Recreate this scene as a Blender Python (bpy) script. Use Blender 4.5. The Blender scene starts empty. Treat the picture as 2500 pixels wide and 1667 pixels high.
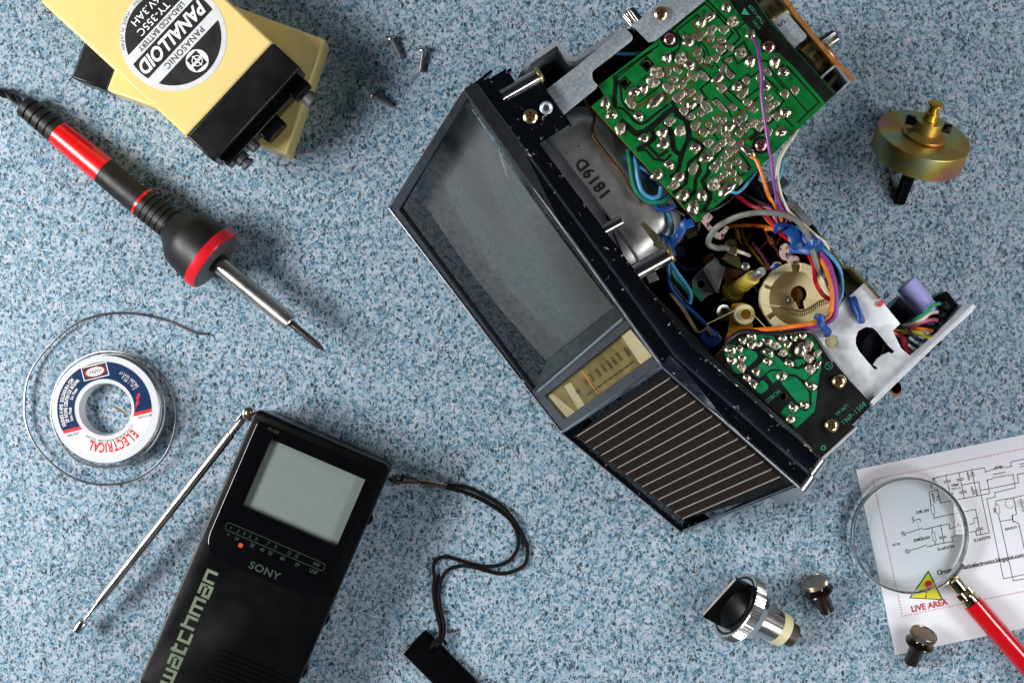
import bpy, bmesh, math, random
from mathutils import Vector, Matrix, noise as mnoise
random.seed(7)
SC = bpy.context.scene
COL = SC.collection
S = 0.0002          # metres of counter per photo pixel
H = 0.8             # camera height

# ------------------------------------------------------------------ camera, light, exposure
cam_d = bpy.data.cameras.new('camera'); cam = bpy.data.objects.new('camera', cam_d); COL.objects.link(cam)
cam.location = (0, 0, H); cam_d.sensor_width = 36; cam_d.lens = 36*H/(2500*S)
cam_d.clip_start = 0.01; cam_d.clip_end = 50
SC.camera = cam
SC.view_settings.view_transform = 'Standard'; SC.view_settings.look = 'None'
SC.view_settings.exposure = 0.0; SC.view_settings.gamma = 1; SC.view_settings.use_curve_mapping = False
SC.cycles.max_bounces = 10; SC.cycles.transparent_max_bounces = 12
world = bpy.data.worlds.new('World'); SC.world = world; world.use_nodes = True
bg = world.node_tree.nodes['Background']; bg.inputs[0].default_value = (0.82, 0.90, 1.0, 1); bg.inputs[1].default_value = 1.0

_N = world.node_tree.nodes; _L = world.node_tree.links          # a dim room: dark ceiling, paler walls
_tc = _N.new('ShaderNodeTexCoord'); _sx = _N.new('ShaderNodeSeparateXYZ'); _L.new(_tc.outputs['Generated'], _sx.inputs[0])
_cr = _N.new('ShaderNodeValToRGB'); _L.new(_sx.outputs[2], _cr.inputs[0]); _e = _cr.color_ramp.elements
_e[0].position = 0.0; _e[0].color = (0.10, 0.105, 0.115, 1); _e[1].position = 0.95; _e[1].color = (0.012, 0.0135, 0.018, 1)
_q = _e.new(0.45); _q.color = (0.10, 0.107, 0.118, 1); _q = _e.new(0.75); _q.color = (0.035, 0.040, 0.052, 1)
_L.new(_cr.outputs[0], bg.inputs[0])

def area(name, loc, target, sx, sy, power, color):
    l = bpy.data.lights.new(name, 'AREA'); l.shape = 'RECTANGLE'; l.size = sx; l.size_y = sy; l.energy = power; l.color = color
    o = bpy.data.objects.new(name, l); COL.objects.link(o); o.location = loc
    o.rotation_euler = (Vector(target) - Vector(loc)).to_track_quat('-Z', 'Y').to_euler()
    return o
area('left_softbox', (-0.72, 0.0, 0.55), (-0.02, 0.0, 0.0), 0.44, 0.22, 10.6, (1.0, 0.985, 0.97))
area('right_softbox', (0.74, 0.05, 0.60), (0.08, -0.02, 0.0), 0.46, 0.22, 4.0, (1.0, 0.985, 0.97))
area('added_highlight_lamp', (0.57, -0.58, 0.56), (0.0, 0.0, 0.0), 0.40, 0.20, 2.8, (1.0, 0.99, 0.98))  # added lamp, placed to raise a highlight on the television's chrome corner

# ------------------------------------------------------------------ helpers
def P(px, py, z=0.0):
    f = (H - z/1000)/H
    return Vector(((px-1250)*S*f, (833.5-py)*S*f, z/1000))
def U(px, py, z=0.0, o=(0, 0), s=1.0):
    return P(o[0]+px/s, o[1]+py/s, z)
CAM = Vector((0, 0, H))
def onplane(px, py, pl, off=0.0):
    p0, n = pl
    q = P(px, py, 0); d = q-CAM
    t = (p0+n*off-CAM).dot(n)/d.dot(n)
    return CAM+d*t
def lin(c):
    if isinstance(c, str):
        c = [int(c[i:i+2], 16)/255 for i in (0, 2, 4)]
    return tuple((x/12.92 if x <= 0.04045 else ((x+0.055)/1.055)**2.4) for x in c)+(1.0,)

def mat(name, color, rough=0.4, metal=0.0, var=0.12, vscale=120, rvar=0.12, bump=0.0, bscale=900, coat=0.0, spec=0.5, wear=None, wthr=0.66, wscale=90, stretch=None):
    m = bpy.data.materials.new(name); m.use_nodes = True
    nt = m.node_tree; N = nt.nodes; L = nt.links; b = N['Principled BSDF']
    tc = N.new('ShaderNodeTexCoord'); vec = tc.outputs['Object']
    if stretch:
        mp = N.new('ShaderNodeMapping'); mp.inputs['Scale'].default_value = stretch; L.new(vec, mp.inputs[0]); vec = mp.outputs[0]
    nz = N.new('ShaderNodeTexNoise'); nz.inputs['Scale'].default_value = vscale; nz.inputs['Detail'].default_value = 5; L.new(vec, nz.inputs[0])
    c = lin(color)
    mr = N.new('ShaderNodeMapRange'); mr.inputs[1].default_value = 0.3; mr.inputs[2].default_value = 0.7
    mr.inputs[3].default_value = 1-var; mr.inputs[4].default_value = 1+var; L.new(nz.outputs[0], mr.inputs[0])
    mx = N.new('ShaderNodeVectorMath'); mx.operation = 'SCALE'; mx.inputs[0].default_value = c[:3]; L.new(mr.outputs[0], mx.inputs['Scale'])
    colout = mx.outputs[0]
    r2 = N.new('ShaderNodeMapRange'); r2.inputs[1].default_value = 0.3; r2.inputs[2].default_value = 0.7
    r2.inputs[3].default_value = max(0.02, rough-rvar*rough*1.5); r2.inputs[4].default_value = min(1, rough+rvar*rough*1.5); L.new(nz.outputs[0], r2.inputs[0])
    rout = r2.outputs[0]
    if wear:
        n2 = N.new('ShaderNodeTexNoise'); n2.inputs['Scale'].default_value = wscale; n2.inputs['Detail'].default_value = 9; n2.inputs['Roughness'].default_value = 0.72
        L.new(tc.outputs['Object'], n2.inputs[0])
        rp = N.new('ShaderNodeMapRange'); rp.inputs[1].default_value = wthr; rp.inputs[2].default_value = wthr+0.035; L.new(n2.outputs[0], rp.inputs[0])
        m3 = N.new('ShaderNodeMix'); m3.data_type = 'RGBA'; L.new(rp.outputs[0], m3.inputs[0]); L.new(colout, m3.inputs[6]); m3.inputs[7].default_value = lin(wear); colout = m3.outputs[2]
        m4 = N.new('ShaderNodeMix'); L.new(rp.outputs[0], m4.inputs[0]); L.new(rout, m4.inputs[2]); m4.inputs[3].default_value = 0.7; rout = m4.outputs[0]
        m5 = N.new('ShaderNodeMath'); m5.operation = 'MULTIPLY_ADD'; L.new(rp.outputs[0], m5.inputs[0]); m5.inputs[1].default_value = -metal*0.7; m5.inputs[2].default_value = metal
        L.new(m5.outputs[0], b.inputs['Metallic'])
    else:
        b.inputs['Metallic'].default_value = metal
    L.new(colout, b.inputs['Base Color']); L.new(rout, b.inputs['Roughness'])
    b.inputs['Specular IOR Level'].default_value = spec
    if coat:
        b.inputs['Coat Weight'].default_value = coat; b.inputs['Coat Roughness'].default_value = 0.04
    if bump:
        n3 = N.new('ShaderNodeTexNoise'); n3.inputs['Scale'].default_value = bscale; n3.inputs['Detail'].default_value = 4; L.new(vec, n3.inputs[0])
        bp = N.new('ShaderNodeBump'); bp.inputs['Strength'].default_value = bump; bp.inputs['Distance'].default_value = 0.0003; L.new(n3.outputs[0], bp.inputs['Height']); L.new(bp.outputs[0], b.inputs['Normal'])
    return m

def glass_pane(name, tint, ior=1.5, rough=0.02):
    m = bpy.data.materials.new(name); m.use_nodes = True
    nt = m.node_tree; N = nt.nodes; L = nt.links; N.remove(N['Principled BSDF']); out = N['Material Output']
    t = N.new('ShaderNodeBsdfTransparent'); t.inputs[0].default_value = tint+(1,)
    g = N.new('ShaderNodeBsdfGlossy'); g.inputs['Roughness'].default_value = rough
    f = N.new('ShaderNodeFresnel'); ge = N.new('ShaderNodeNewGeometry'); mm_ = N.new('ShaderNodeMapRange'); L.new(ge.outputs['Backfacing'], mm_.inputs[0]); mm_.inputs[3].default_value = ior; mm_.inputs[4].default_value = 1/ior; L.new(mm_.outputs[0], f.inputs[0])
    x = N.new('ShaderNodeMixShader'); L.new(f.outputs[0], x.inputs[0]); L.new(t.outputs[0], x.inputs[1]); L.new(g.outputs[0], x.inputs[2]); L.new(x.outputs[0], out.inputs[0])
    return m

class MB:
    def __init__(s): s.v = []; s.f = []; s.mi = []; s.m = 0
    def add(s, vs, fs):
        k = len(s.v); s.v += [Vector(v) for v in vs]
        for f in fs: s.f.append([k+i for i in f]); s.mi.append(s.m)
        return s
    def flat(s, pts): return s.add(pts, [list(range(len(pts)))])
    def prism(s, pts, vec):
        n = len(pts); vec = Vector(vec)
        return s.add(list(pts)+[Vector(p)+vec for p in pts], [list(range(n))[::-1], list(range(n, 2*n))]+[[i, (i+1) % n, n+(i+1) % n, n+i] for i in range(n)])
    def box(s, c, ex, ey, ez):
        c = Vector(c); ex = Vector(ex); ey = Vector(ey); ez = Vector(ez)
        return s.prism([c-ex-ey-ez, c+ex-ey-ez, c+ex+ey-ez, c-ex+ey-ez], ez*2)
    def tube(s, pts, r, n=10, caps=True, flat=1.0):
        pts = [Vector(p) for p in pts]; m = len(pts); vs = []; up = None
        for i, p in enumerate(pts):
            d = (pts[min(i+1, m-1)]-pts[max(i-1, 0)]).normalized()
            if up is None:
                up = Vector((0, 0, 1)) if abs(d.z) < 0.9 else Vector((1, 0, 0))
            a = (up-d*up.dot(d)).normalized(); b = d.cross(a); up = a
            rr = r[i] if isinstance(r, (list, tuple)) else r
            for k in range(n):
                t = 2*math.pi*k/n; vs.append(p+a*math.cos(t)*rr*flat+b*math.sin(t)*rr)
        fs = [[i*n+k, i*n+(k+1) % n, (i+1)*n+(k+1) % n, (i+1)*n+k] for i in range(m-1) for k in range(n)]
        if caps: fs += [list(range(n))[::-1], [(m-1)*n+k for k in range(n)]]
        return s.add(vs, fs)
    def lathe(s, prof, c=(0, 0, 0), a=(0, 0, 1), n=40, ripple=None, caps=True):
        a = Vector(a).normalized(); c = Vector(c)
        u = a.orthogonal().normalized(); w = a.cross(u); vs = []; m = len(prof)
        for j, (h, r) in enumerate(prof):
            for k in range(n):
                t = 2*math.pi*k/n; rr = max(r, 1e-6)
                if ripple and j in ripple[0]: rr += ripple[1]*(1 if k % 2 else -1)
                vs.append(c+a*h+u*math.cos(t)*rr+w*math.sin(t)*rr)
        fs = [[i*n+k, i*n+(k+1) % n, (i+1)*n+(k+1) % n, (i+1)*n+k] for i in range(m-1) for k in range(n)]
        if caps: fs += [list(range(n))[::-1], [(m-1)*n+k for k in range(n)]]
        return s.add(vs, fs)
    def ribbon(s, pts, w, up=(0, 0, 1), closed=False):
        up = Vector(up); pts = [Vector(p) for p in pts]; n = len(pts); vs = []
        for i, p in enumerate(pts):
            if closed: a = pts[i-1]; b = pts[(i+1) % n]
            else: a = pts[max(i-1, 0)]; b = pts[min(i+1, n-1)]
            d1 = (p-a).normalized() if (p-a).length > 1e-9 else (b-p).normalized(); d2 = (b-p).normalized() if (b-p).length > 1e-9 else d1
            n1 = up.cross(d1); n2 = up.cross(d2); mm = n1+n2
            if mm.length < 0.2: mm = n1
            mm.normalize(); k = min(1.8, 1/max(0.3, mm.dot(n1)))
            vs += [p+mm*w/2*k, p-mm*w/2*k]
        fs = [[2*i, 2*i+1, 2*i+3, 2*i+2] for i in range(n-1)]
        if closed: fs.append([2*n-2, 2*n-1, 1, 0])
        return s.add(vs, fs)
    def disc(s, c, ex, ey, n=24, r0=0.0, a0=0, a1=2*math.pi):
        c = Vector(c); pts = [c+ex*math.cos(a0+(a1-a0)*k/n)+ey*math.sin(a0+(a1-a0)*k/n) for k in range(n+1)]
        if r0 <= 0: return s.flat(pts[:-1] if abs(a1-a0-2*math.pi) < 1e-6 else pts)
        q = [c+(p-c)*r0 for p in pts]
        return s.add(pts+q, [[k, k+1, n+2+k, n+1+k] for k in range(n)])
    def dome(s, c, a, r, h, n=24, k=5):
        return s.lathe([(h*math.sin(t*math.pi/2/k), r*math.cos(t*math.pi/2/k)) for t in range(k+1)], c, a, n)
    def mesh(s, m, org, frame):
        k = len(s.v); M = frame
        for v in m.vertices: s.v.append(org+M[0]*v.co.x+M[1]*v.co.y+M[2]*v.co.z)
        for p in m.polygons: s.f.append([k+i for i in p.vertices]); s.mi.append(s.m)
        return s
    def text(s, body, org, ex, h, up=(0, 0, 1), xs=1.0, bold=0.0, align='C', shear=0.0, space=1.0, vc=True):
        """ex: reading direction (unit), h: capital height"""
        cu = bpy.data.curves.new('t', 'FONT'); cu.body = body; cu.size = 1.0; cu.offset = bold; cu.shear = shear; cu.space_character = space
        cu.align_x = {'C': 'CENTER', 'L': 'LEFT', 'R': 'RIGHT'}[align]; cu.resolution_u = 3
        ob = bpy.data.objects.new('t', cu); m = bpy.data.meshes.new_from_object(ob)
        ex = Vector(ex).normalized(); up = Vector(up).normalized(); ey = up.cross(ex)
        k = h/0.70
        s.mesh(m, Vector(org)-ey*(h/2 if vc else 0), (ex*k*xs, ey*k, up*k))
        bpy.data.objects.remove(ob); bpy.data.curves.remove(cu); bpy.data.meshes.remove(m)
        return s
    def arctext(s, body, c, e0, up, r, a_mid, h, outward=True, xs=1.0, bold=0.0, track=1.0):
        up = Vector(up); e1 = up.cross(e0); adv = {' ': 0.35, 'I': 0.34, 'i': 0.3, 'l': 0.3, '.': 0.35, 'M': 0.9, 'W': 1.05, 'J': 0.4}
        ws = [adv.get(ch, 0.68 if ch.isupper() or ch.isdigit() else 0.6)*h/0.7*xs*track for ch in body]
        tot = sum(ws); pos = -tot/2
        for ch, w in zip(body, ws):
            d = (pos+w/2)/r; pos += w
            if ch == ' ': continue
            if outward: t = a_mid-d; rad = e0*math.cos(t)+e1*math.sin(t); ex = e0*math.sin(t)-e1*math.cos(t)
            else: t = a_mid+d; rad = e0*math.cos(t)+e1*math.sin(t); ex = -e0*math.sin(t)+e1*math.cos(t)
            s.text(ch, c+rad*r, ex, h, up, xs, bold)
        return s
    def plate(s, outer, holes, z, th, mp=None, bev=0.0):
        """outer/holes: photo pixels (or mp-mapped); plate with real holes, top at z mm"""
        mp = mp or (lambda q: P(q[0], q[1], z))
        c = bpy.data.curves.new('c', 'CURVE'); c.dimensions = '2D'; c.fill_mode = 'BOTH'; c.extrude = th/2000-bev; c.bevel_depth = bev; c.bevel_resolution = 1
        if bev: c.offset = -bev
        for pts in [outer]+list(holes):
            sp = c.splines.new('POLY'); sp.points.add(len(pts)-1); sp.use_cyclic_u = True
            for p, q in zip(sp.points, pts):
                w = mp(q); p.co = (w.x, w.y, 0, 1)
        ob = bpy.data.objects.new('c', c); m = bpy.data.meshes.new_from_object(ob)
        s.mesh(m, Vector((0, 0, z/1000-th/2000)), (Vector((1, 0, 0)), Vector((0, 1, 0)), Vector((0, 0, 1))))
        bpy.data.objects.remove(ob); bpy.data.curves.remove(c); bpy.data.meshes.remove(m)
        return s
    def build(s, name, mats, parent=None, bevel=0.0, smooth=35, local=False, label=None, recalc=True, face=None):
        me = bpy.data.meshes.new(name)
        par = Vector((0, 0, 0))
        if local: org = Vector((0, 0, 0))
        else:
            lo = Vector([min(v[i] for v in s.v) for i in range(3)]); hi = Vector([max(v[i] for v in s.v) for i in range(3)]); org = (lo+hi)/2
            if parent is None: org.z = lo.z
            if parent: par = WP[parent.name]
        me.from_pydata([v-org for v in s.v], [], s.f)
        if not isinstance(mats, (list, tuple)): mats = [mats]
        for m in mats: me.materials.append(m)
        me.polygons.foreach_set('material_index', s.mi)
        bm = bmesh.new(); bm.from_mesh(me)
        bmesh.ops.remove_doubles(bm, verts=bm.verts, dist=1e-7)
        if recalc: bmesh.ops.recalc_face_normals(bm, faces=bm.faces)
        if face is not None:
            bm.normal_update(); tot = Vector((0, 0, 0))
            for f in bm.faces: tot += f.normal*f.calc_area()
            if tot.dot(face) < 0: bmesh.ops.reverse_faces(bm, faces=bm.faces)
        bm.to_mesh(me); bm.free()
        if smooth:
            for p in me.polygons: p.use_smooth = True
            me.set_sharp_from_angle(angle=math.radians(smooth))
        o = bpy.data.objects.new(name, me); COL.objects.link(o)
        if parent: o.parent = parent
        o.location = org-par; WP[o.name] = org
        if bevel:
            b = o.modifiers.new('bevel', 'BEVEL'); b.width = bevel/1000; b.segments = 2; b.limit_method = 'ANGLE'; b.angle_limit = math.radians(35)
        if label: o['label'] = label
        return o
WP = {}
def thing(name, loc, label, cat, group=None):
    o = bpy.data.objects.new(name, None); COL.objects.link(o); o.location = loc; WP[o.name] = Vector(loc)
    o.empty_display_size = 0.01
    o['label'] = label; o['category'] = cat
    if group: o['group'] = group
    return o
def tag(o, label, cat, group=None):
    o['label'] = label; o['category'] = cat
    if group: o['group'] = group
    return o
def copy_tree(o, parent=None):
    c = o.copy(); COL.objects.link(c)
    if parent: c.parent = parent
    for ch in list(o.children): copy_tree(ch, c)
    return c
def smoothpts(pts, k=6, closed=False):
    n = len(pts); out = []
    g = lambda i: Vector(pts[i % n]) if closed else Vector(pts[max(0, min(n-1, i))])
    for i in range(n if closed else n-1):
        p0, p1, p2, p3 = g(i-1), g(i), g(i+1), g(i+2)
        for j in range(k):
            t = j/k
            out.append(0.5*((2*p1)+(p2-p0)*t+(2*p0-5*p1+4*p2-p3)*t*t+(3*p1-p0-3*p2+p3)*t**3))
    if not closed: out.append(g(n-1))
    return out
def rnd(poly, r, n=4):
    """round the corners of a 2-D polygon (r: number or list)"""
    out = []; m = len(poly)
    for i in range(m):
        rr = r[i] if isinstance(r, (list, tuple)) else r
        p = Vector(poly[i]); a = Vector(poly[i-1])-p; b = Vector(poly[(i+1) % m])-p
        if rr <= 0: out.append(tuple(p)); continue
        k = min(rr, a.length*0.45, b.length*0.45); a = p+a.normalized()*k; b = p+b.normalized()*k
        for j in range(n+1):
            t = j/n; q = a*(1-t)**2+p*2*t*(1-t)+b*t*t; out.append((q.x, q.y))
    return out
def circ(cx, cy, r, n=24, ry=None):
    return [(cx+r*math.cos(2*math.pi*k/n), cy+(ry or r)*math.sin(2*math.pi*k/n)) for k in range(n)]

# ------------------------------------------------------------------ materials
M = {}
def mk(k, *a, **kw): M[k] = mat(k, *a, **kw)
mk('chrome', '868c9a', 0.08, 1.0, var=0.05, wear='b9b6ae', wthr=0.628, wscale=260, rvar=0.5)
mk('chrome_clean', 'd2d2cf', 0.17, 1.0, var=0.04)
mk('chrome_soft', 'd6d3cc', 0.27, 1.0, var=0.05)
mk('chrome_dull', 'b4b5b6', 0.36, 0.95, var=0.1, bump=0.1, bscale=1500)
mk('steel', 'b0bbc3', 0.44, 0.68, var=0.13, vscale=1100, bump=0.08, bscale=2500)
mk('aluminium', 'cfd4da', 0.48, 0.45, var=0.05, vscale=300, bump=0.04, bscale=2600)
mk('shield', 'c0c0be', 0.40, 0.72, var=0.06, vscale=200, bump=0.15, bscale=900)
mk('brass', 'cdbf92', 0.34, 1.0, var=0.1)
mk('olive_metal', '8f8b62', 0.35, 0.9, var=0.1)
mk('bronze', 'a8875a', 0.25, 1.0, var=0.1)
mk('gold', 'd2a23a', 0.28, 0.85, var=0.12)
mk('tin', 'c0baa4', 0.27, 1.0, var=0.12, vscale=500, bump=0.06, bscale=1200)
mk('flux_pad', 'a39d8a', 0.34, 0.85, var=0.18, vscale=900, bump=0.2, bscale=1400)
mk('pink_screw', 'd59aa4', 0.2, 1.0, var=0.1)
mk('brass_screw', 'cdbd8e', 0.2, 1.0, var=0.1)
mk('screw_slot', '5a3a20', 0.5, 0.3)
mk('pcb_green', '04652a', 0.4, 0.0, var=0.18, vscale=160, spec=0.3)
mk('pcb_green_b', '067044', 0.4, 0.0, var=0.14, vscale=160, spec=0.3)
mk('pcb_dark', '17241a', 0.4, 0.0, var=0.3, coat=0.3, bump=0.1)
mk('pcb_gap', '070d07', 0.5, 0.0, var=0.3, spec=0.2)
mk('pcb_brown', '5a2e12', 0.4, 0.0, var=0.25)
mk('board_edge', '8c5820', 0.55, 0.0, var=0.25, vscale=400)
mk('board_black', '0a0c0d', 0.4, 0.0, var=0.25, spec=0.35, bump=0.25, bscale=1500)
mk('print_dark', '10180f', 0.6)
mk('print_green', '2a8c66', 0.5)
mk('interior_black', '0a0a0b', 0.45, 0.0, var=0.3)
mk('black_plastic', '060708', 0.29, 0.0, var=0.15, vscale=60, spec=0.16, bump=0.04, bscale=3000)
mk('black_gloss', '060608', 0.07, 0.0, var=0.2, coat=0.6)
mk('black_case', '0a0b0e', 0.33, 0.0, var=0.25, vscale=70, bump=0.05, bscale=600, wear='3a3d42', wthr=0.73, wscale=300)
mk('rubber', '121110', 0.5, 0.0, var=0.3, vscale=90, spec=0.4, bump=0.1, bscale=2500)
mk('red_plastic', 'd00d12', 0.28, 0.0, var=0.04, coat=0.3)
mk('red_ring', 'cf1626', 0.33, 0.0, var=0.06, coat=0.2, bump=0.08)
mk('dark_grey', '4a4a4c', 0.5, 0.0, var=0.2, vscale=300)
mk('yellow_case', 'dfcb84', 0.3, 0.0, var=0.05, vscale=30, spec=0.4, wear='c2a95c', wthr=0.70, wscale=70, bump=0.03, bscale=500)
mk('silver_label', 'd6d9dc', 0.45, 0.1, var=0.06, vscale=200, bump=0.05)
mk('label_black', '0c0d0f', 0.5, 0.0, var=0.2, wear='55585a', wthr=0.74, wscale=500)
mk('white_plastic', 'c6cace', 0.38, 0.0, var=0.03)
mk('white_label', 'd3d4d7', 0.4, 0.0, var=0.02)
mk('blue_label', '04264f', 0.45, 0.0, var=0.06, spec=0.2)
mk('red_print', 'cf2430', 0.4)
mk('white_print', 'f2f2f2', 0.45)
mk('black_print', '151515', 0.5)
mk('tip_dark', '6b6865', 0.3, 0.9, var=0.3, vscale=900, bump=0.3)
mk('solder_wire', 'a2a4a6', 0.33, 1.0, var=0.1)
mk('cream', 'eadfb2', 0.36, 0.0, var=0.06, vscale=60, coat=0.1)
mk('yellow_gear', 'cdbb4a', 0.4, 0.0, var=0.08)
mk('orange_plate', 'd99a1e', 0.4, 0.0, var=0.1)
mk('copper_plate', '7a4a34', 0.5, 0.2, var=0.3, vscale=700)
mk('speckle_cap', 'd9bfb6', 0.5, 0.0, var=0.1, wear='4a2a2a', wthr=0.53, wscale=420)
mk('crt_face', '6e7070', 0.3, 0.0, var=0.03, coat=1.0)
mk('mask_grey', '3c4141', 0.6, 0.0, var=0.1)
mk('frame_dark', '303236', 0.28, 0.6, var=0.1)
mk('bezel_grey', '5c5e62', 0.3, 0.6, var=0.05)
mk('dial_gold', '776838', 0.4, 0.15, var=0.35, vscale=90)
mk('dial_cream', 'aaa27a', 0.4, 0.0, var=0.1)
mk('dial_print', '3a3418', 0.5)
mk('needle', 'f0a010', 0.4)
mk('grille_dark', '0c0805', 0.6, 0.0, var=0.2, spec=0.2)
mk('grille_rib', '2b1c12', 0.5, 0.0, var=0.2, spec=0.3)
mk('grille_line', 'b8ada0', 0.4, 0.3, var=0.05)
mk('watch_green', '65725d', 0.5)
mk('sony_green', '273931', 0.5)
mk('orange_mark', 'b8472a', 0.5)
mk('screen_grey', '6f7a77', 0.42, 0.0, var=0.02, spec=0.3)
mk('cord_black', '080706', 0.75, 0.0, var=0.3, vscale=3000, bump=0.3, bscale=2600, spec=0.2)
mk('clasp', '8f8377', 0.25, 1.0, var=0.15, vscale=500)
mk('paper', 'e0e2ea', 0.7, 0.0, var=0.012, vscale=40, spec=0.25)
mk('ink', '0f0f11', 0.7)
mk('ink_grey', 'b3b6ba', 0.7)
mk('ink_red', 'c2243a', 0.7)
mk('warn_yellow', 'd3d21c', 0.6)
mk('handle_red', 'c10a16', 0.16, 0.0, var=0.03, coat=0.7)
mk('ferrule', 'bfae93', 0.14, 1.0, var=0.06)
mk('dark_brown', '1a100b', 0.22, 0.0, var=0.25, coat=0.3)
mk('brown_shaft', '3d352d', 0.4, 0.0, var=0.15)
mk('knob_face', '8f8778', 0.3, 0.9, var=0.12, vscale=400)
mk('knurl', '8d8d88', 0.25, 1.0, var=0.12)
mk('worn_white', 'b9b2a8', 0.5, 0.2, var=0.2)
mk('purple_cap', 'b2b2f2', 0.3, 0.0, var=0.04, coat=0.3)
mk('dark_cap', '1c1a2c', 0.3, 0.0, var=0.2)
for k, c in dict(purple='7a2a80', orange='d9701f', white='d8d0ba', lblue='3f86b0', blue='123f86', teal='0c7259', red='b40f26', pink='c9608c', grey='6d6f6a', black='0e0e10', yellow='cfbd18', green='0b8a5c', brown='5a3a35', tie='0a4288').items():
    mk('wire_'+k, c, 0.38, 0.0, var=0.22, vscale=260)
GL = glass_pane('lens_glass', (0.86, 0.895, 0.888), 1.5)
GS = glass_pane('screen_glass', (0.73, 0.735, 0.73), 1.52, 0.045)

# zinc-plated rainbow metal
def rainbow(name, base_rough=0.42):
    m = mat(name, 'b39a3a', base_rough, 0.95, var=0.05, bump=0.05, bscale=2500)
    nt = m.node_tree; N = nt.nodes; L = nt.links; b = N['Principled BSDF']
    tc = N.new('ShaderNodeTexCoord'); nz = N.new('ShaderNodeTexNoise'); nz.inputs['Scale'].default_value = 38; nz.inputs['Detail'].default_value = 2
    L.new(tc.outputs['Object'], nz.inputs[0])
    cr = N.new('ShaderNodeValToRGB'); L.new(nz.outputs[0], cr.inputs[0])
    e = cr.color_ramp.elements; e[0].position = 0.36; e[0].color = lin('a9b48c'); e[1].position = 0.66; e[1].color = lin('c8807c')
    for p, c in ((0.44, 'c6b55e'), (0.52, 'c69c4e'), (0.60, 'c98c66')):
        q = e.new(p); q.color = lin(c)
    L.new(cr.outputs[0], b.inputs['Base Color'])
    return m
M['zinc'] = rainbow('zinc_plate')

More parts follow.
